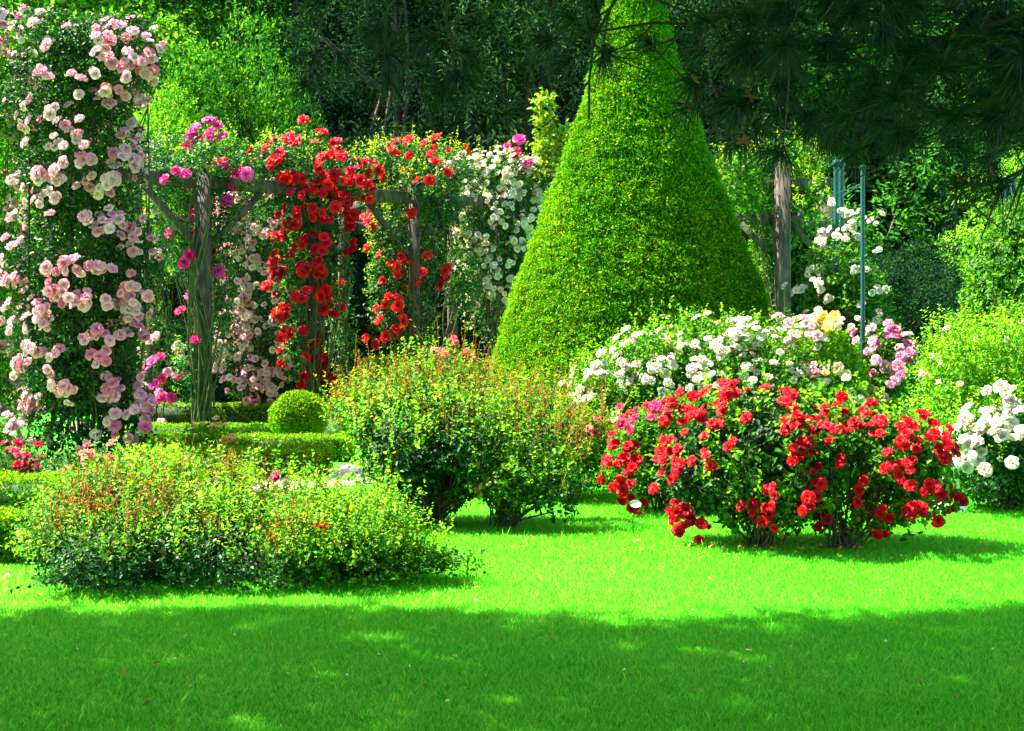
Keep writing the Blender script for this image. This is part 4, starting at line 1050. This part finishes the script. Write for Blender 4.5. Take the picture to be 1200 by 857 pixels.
# ------------------------------------------------------------------ small garden furniture
def stone_post():
    b = gx(1113, 11.6)
    root = thing('stone_post', 'short white stone post at the lawn edge by the white roses', 'bollard', b)
    g = Geo()
    box(g, 0, (.20, .20), axis=(b, b + A([0, 0, .08])), bevel=.015, rz=.2)
    link('base', g.mesh('base', b), M['stone'], root)
    g = Geo()
    box(g, 0, (.135, .135), axis=(b + A([0, 0, .08]), b + A([0, 0, .56])), bevel=.02, rz=.2)
    box(g, 0, (.115, .115), axis=(b + A([0, 0, .56]), b + A([0, 0, .60])), bevel=.03, rz=.2)
    link('shaft', g.mesh('shaft', b), M['stone'], root)
stone_post()
def plant_label():
    b = gx(743, 10.2) ; b[2] = 0
    root = thing('plant_label', 'small white oval plant label on a thin wire in the lawn', 'label', b)
    g = Geo(); top = A([.01, -.01, .235])
    tubes(g, A([[b, b + A([-.012, 0, .12]), b + top]]), np.full((1, 3), .0028), 5)
    link('wire', g.mesh('wire', b, True), M['dark_metal'], root)
    g = Geo(); k = 20; a = np.arange(k) / k * 2 * np.pi
    ring = np.c_[np.cos(a) * .042, np.sin(a) * .012, np.sin(a) * .026] + top + A([0, 0, .02])
    rb = ring + A([0, .004, .0])
    V = np.concatenate([ring, rb]); Q = [(i, (i+1) % k, k + (i+1) % k, k + i) for i in range(k)]
    T = [(0, i, i+1) for i in range(1, k-1)] + [(k, k+i+1, k+i) for i in range(1, k-1)]
    g.add(V + b, Q, T)
    pl = link('plate', g.mesh('plate', b), M['white'], root)
plant_label()

# ------------------------------------------------------------------ pines
def tufts(g, P, D, n, L, w, rng, shoot=.07):
    """n needles around each shoot tip"""
    m = len(P); D = norm(D)
    Bx = basis(D, rng)
    a = rng.uniform(0, 2*np.pi, (m, n)); th = np.radians(rng.uniform(18, 85, (m, n)))
    loc = np.stack([np.cos(a) * np.sin(th), np.sin(a) * np.sin(th), np.cos(th)], -1)
    d = np.einsum('mij,mnj->mni', Bx, loc)
    l = L * rng.uniform(.7, 1.15, (m, n))
    st = P[:, None] - D[:, None] * (rng.uniform(0, shoot, (m, n)))[:, :, None]
    d[:, :, 2] -= .12
    mid = st + d * (l * .5)[:, :, None]; mid[:, :, 2] += .004
    tip = st + d * l[:, :, None]; tip[:, :, 2] -= .02
    sd = norm(np.cross(d, rng.normal(size=(m, n, 3)))) * w
    V = np.stack([st - sd * .5, st + sd * .5, mid + sd * .5, tip, mid - sd * .5], 2).reshape(-1, 3)
    b = (np.arange(m * n) * 5)[:, None]
    g.add(V, b + [[0, 1, 2, 4]], b + [[4, 2, 3]])

def polycurve(pts, k):
    p = A(pts); s = np.r_[0, np.cumsum(np.linalg.norm(np.diff(p, axis=0), axis=1))]
    # Catmull-like smoothing through dense linear + averaging
    t = np.linspace(0, s[-1], k)
    q = np.c_[np.interp(t, s, p[:, 0]), np.interp(t, s, p[:, 1]), np.interp(t, s, p[:, 2])]
    for _ in range(4): q[1:-1] = (q[:-2] + q[1:-1] * 2 + q[2:]) / 4
    return q

def pine_bud(root, base, p, rng):
    g = Geo()
    for _ in range(5):
        c = p - A([0, .05, 0]); d = norm(rng.normal(size=3) + A([0, 0, .4]))
        l = rng.uniform(.028, .042)
        tubes(g, A([[c, c + d*l*.4, c + d*l*.8, c + d*l]]), A([[.005, .009, .007, .001]]), 6)
    link('pollen_cone', g.mesh('pollen_cone', base, True), M['bud'], root)

def in_frame(P, m=0.02):
    px = P[:, 0] / np.maximum(P[:, 1], .1) * F + 600; py = HOR - (P[:, 2] - CAMH) / np.maximum(P[:, 1], .1) * F
    return (P[:, 1] > .1) & (px > -30) & (px < 1230) & (py > -25) & (py < 900)

def pine_right():
    rng = np.random.default_rng(90)
    base = A([5.6, 3.2, 0])
    root = thing('pine_tree', 'big pine whose dark needled boughs hang into the top of the view', 'tree', base)
    # trunk
    t = np.linspace(0, 1, 14)
    tr = np.c_[base[0] + .15 * np.sin(t * 4), base[1] + .1 * t, t * 11]
    g = Geo(); tubes(g, tr[None], (.30 * (1 - .75 * t))[None], 12)
    link('trunk', g.mesh('trunk', base, True), M['bark'], root)
    W = lambda L: [at(*q) for q in L]
    boughs = [
      ([tr[5]] + W([(1400,-120,4.8),(1280,-30,5.2),(1150,45,5.6),(1030,70,5.9),(930,80,6.1),(860,60,6.2)]), .05),
      ([tr[4]] + W([(1420,40,5),(1300,70,5.3),(1190,110,5.6),(1080,150,5.8),(1000,135,6),(930,150,6.1),(880,120,6.2),(842,118,6.3)]), .05),
      ([tr[4]] + W([(1450,120,5.2),(1330,130,5.4),(1230,170,5.6),(1160,235,5.8),(1120,215,5.9)]), .035),
      ([tr[6]] + W([(1300,-260,4.6),(1100,-140,5.2),(950,-60,5.8),(885,10,6),(885,70,6.1),(895,130,6.1),(950,150,6.0)]), .04),
      ([tr[6]] + W([(1200,-300,4.8),(950,-160,5.4),(800,-90,5.8),(740,-40,6),(690,20,6.1),(680,90,6.1),(690,140,6.1)]), .04),
      ([tr[7]] + W([(1100,-330,4.8),(850,-200,5.4),(650,-120,5.8),(540,-50,6),(478,0,6.1),(500,35,6.1),(530,70,6.1),(548,100,6.1)]), .045),
      ([tr[7]] + W([(1050,-340,5),(780,-220,5.5),(560,-140,5.9),(420,-60,6.1),(358,-10,6.2),(356,40,6.2),(366,80,6.2)]), .04),
      ([tr[7]] + W([(1000,-330,5),(760,-200,5.3),(600,-110,5.6),(470,-40,5.9),(420,20,6),(425,70,6),(455,98,6)]), .035),
      ([tr[6]] + W([(1100,-240,5),(900,-140,5.5),(700,-60,5.9),(600,-20,6),(560,20,6.1),(535,45,6.1),(500,50,6.1)]), .035),
      ([tr[5]] + W([(1350,-160,4.6),(1180,-60,5),(1050,-10,5.3),(930,5,5.6),(850,-5,5.8),(790,20,5.9),(770,70,6)]), .04),
      ([tr[5]] + W([(1420,-60,5),(1300,0,5.4),(1200,20,5.7),(1120,60,6),(1060,110,6.1),(1050,170,6.2)]), .035),
      ([tr[6]] + W([(1300,-200,5.2),(1100,-80,5.8),(980,0,6.1),(800,30,6.4),(700,25,6.5),(640,50,6.5)]), .03),
    ]
    gb = Geo(); TP, TD = [], []
    for pts, r0 in boughs:
        c = polycurve(pts, 40)
        c[1:-1] += rng.normal(0, .008, (38, 3))
        tubes(gb, c[None], np.linspace(r0, .005, 40)[None], 6)
        # side shoots over the outer two thirds
        ncur = 34
        i0 = rng.integers(12, 40, ncur)
        ax = norm(np.gradient(c, axis=0))[i0]
        D = norm(ax * .5 + rng.normal(0, .75, (ncur, 3)) + A([-.1, 0, -.15]))
        ln = rng.uniform(.10, .42, ncur) * np.where(c[i0][:, 0] > .8, 1.15, .75)
        end = c[i0] + D * ln[:, None]
        C = bez(c[i0], end, -.12, 6, rng)
        tubes(gb, C, np.linspace(.006, .0028, 6)[None].repeat(ncur, 0), 4)
        TP.append(end); TD.append(C[:, -1] - C[:, -2])
        TP.append(c[-1:]); TD.append(c[-1:] - c[-2:-1])
    # dense inner needle mass on the right
    P = np.concatenate(TP); D = np.concatenate(TD)
    px = P[:, 0] / P[:, 1] * F + 600; py = HOR - (P[:, 2] - CAMH) / P[:, 1] * F
    lim = np.where(px > 1060, 235, np.where(px > 790, 185, np.where(px > 720, 60, np.where(px > 650, 120, np.where(px > 330, 118, 70)))))
    ok = (py < lim) & (px > 310)
    P, D = P[ok], D[ok]
    # extra dense sprays, right part
    extra = A([at(rng.uniform(800, 1290), rng.uniform(-60, 185), rng.uniform(5.3, 6.6)) for _ in range(290)])
    ex_ = extra[:, 0] / extra[:, 1] * F + 600
    keepx = (noise(extra, 3.2, 71) > -.35) & ((ex_ > 1000) | (rng.uniform(size=len(extra)) < .45))
    extra = extra[keepx]
    i = rng.integers(0, len(P), len(extra))
    # join each extra shoot to the nearest existing shoot with a twig
    dist = np.linalg.norm(extra[:, None] - P[None], axis=2); j = dist.argmin(1)
    C = bez(P[j], extra, -.1, 6, rng); tubes(gb, C, np.linspace(.005, .0026, 6)[None].repeat(len(extra), 0), 4)
    P = np.concatenate([P, extra]); D = np.concatenate([D, C[:, -1] - C[:, -2]])
    link('boughs', gb.mesh('boughs', base, True), M['twig'], root)
    g = Geo(); tufts(g, P, D, 95, .15, .0034, rng)
    link('needles', g.mesh('needles', base), M['needle'], root)
    for p in P[rng.choice(len(P), 70, replace=False)]: pine_bud(root, base, p, rng)
    # crown above, out of the picture
    g2 = Geo()
    n = 2600
    Q = A([4.6, 3.4, 7.5]) + rdir(n, rng) * A([4.2, 4.2, 2.8]) * (rng.uniform(.3, 1, n) ** .5)[:, None]
    sh = Q[:, 1] + .0 - Q[:, 2] * .163
    k = ~in_frame(Q) & (sh < 6.9 + .4 * noise(Q, 1.5, 3)) & (Q[:, 2] > 3.6)
    Q = Q[k]
    tufts(g2, Q, rdir(len(Q), rng) + A([0, 0, .6]), 34, .2, .013, rng, .2)
    link('upper_crown', g2.mesh('upper_crown', base), M['needle'], root)
pine_right()

def pine_left():
    rng = np.random.default_rng(95)
    base = A([-5.2, 1.4, 0])
    root = thing('pine_tree', 'second pine off to the left whose crown shades the near lawn', 'tree', base)
    t = np.linspace(0, 1, 14)
    tr = np.c_[base[0] + .5 * t, base[1] + .4 * t, t * 9]
    g = Geo(); tubes(g, tr[None], (.32 * (1 - .75 * t))[None], 12)
    link('trunk', g.mesh('trunk', base, True), M['bark'], root)
    tx, ty = math.sin(-SUN_AZ) / math.tan(SUN_EL), math.cos(SUN_AZ) / math.tan(SUN_EL)
    n = 21000
    z = rng.uniform(4.2, 7.0, n)
    sx = rng.uniform(-6.5, 6.5, n); sy = rng.uniform(-1, 8.2, n)
    Q = np.c_[sx - tx * z, sy + ty * z, z]
    sh = np.c_[sx, sy, z * 0]
    edge = 7.12 + .26 * noise(sh, 1.1, 41) + .2 * noise(sh, 3.5, 42)
    edge = edge + rng.normal(0, .12, n)
    k = (sy < edge)
    gapn = noise(np.c_[sx, sy, z * .15], 2.1, 43)
    k &= ~((gapn > 1.15) & (sx < -2))
    k &= ~((sx < -1.4) & (sy > 6.2) & (noise(sh, 3.2, 44) > .35) & (rng.uniform(size=n) < .8))
    k &= ~in_frame(Q)
    Q = Q[k]
    g = Geo(); tufts(g, Q, rdir(len(Q), rng) + A([0, 0, .7]), 16, .22, .022, rng, .25)
    link('upper_crown', g.mesh('upper_crown', base), M['needle'], root)
    g = Geo()
    T = Q[rng.choice(len(Q), 60, replace=False)]
    b0 = tr[rng.integers(6, 13, 60)]
    tubes(g, bez(b0, T, .03, 8, rng), np.linspace(.06, .01, 8)[None].repeat(60, 0), 6)
    # a low sprig reaching into the left of the view
    c = polycurve([tr[5], at(-160, 30, 6.2), at(-60, 60, 6.4), at(10, 82, 6.5), at(28, 84, 6.5)], 24)
    tubes(g, c[None], np.linspace(.02, .003, 24)[None], 5)
    link('boughs', g.mesh('boughs', base, True), M['bark'], root)
    g = Geo(); pp = c[[14, 17, 20, 23]]
    tufts(g, pp, c[[15, 18, 21, 23]] - c[[13, 16, 19, 22]], 60, .12, .0026, rng)
    link('needles', g.mesh('needles', base), M['needle'], root)
pine_left()
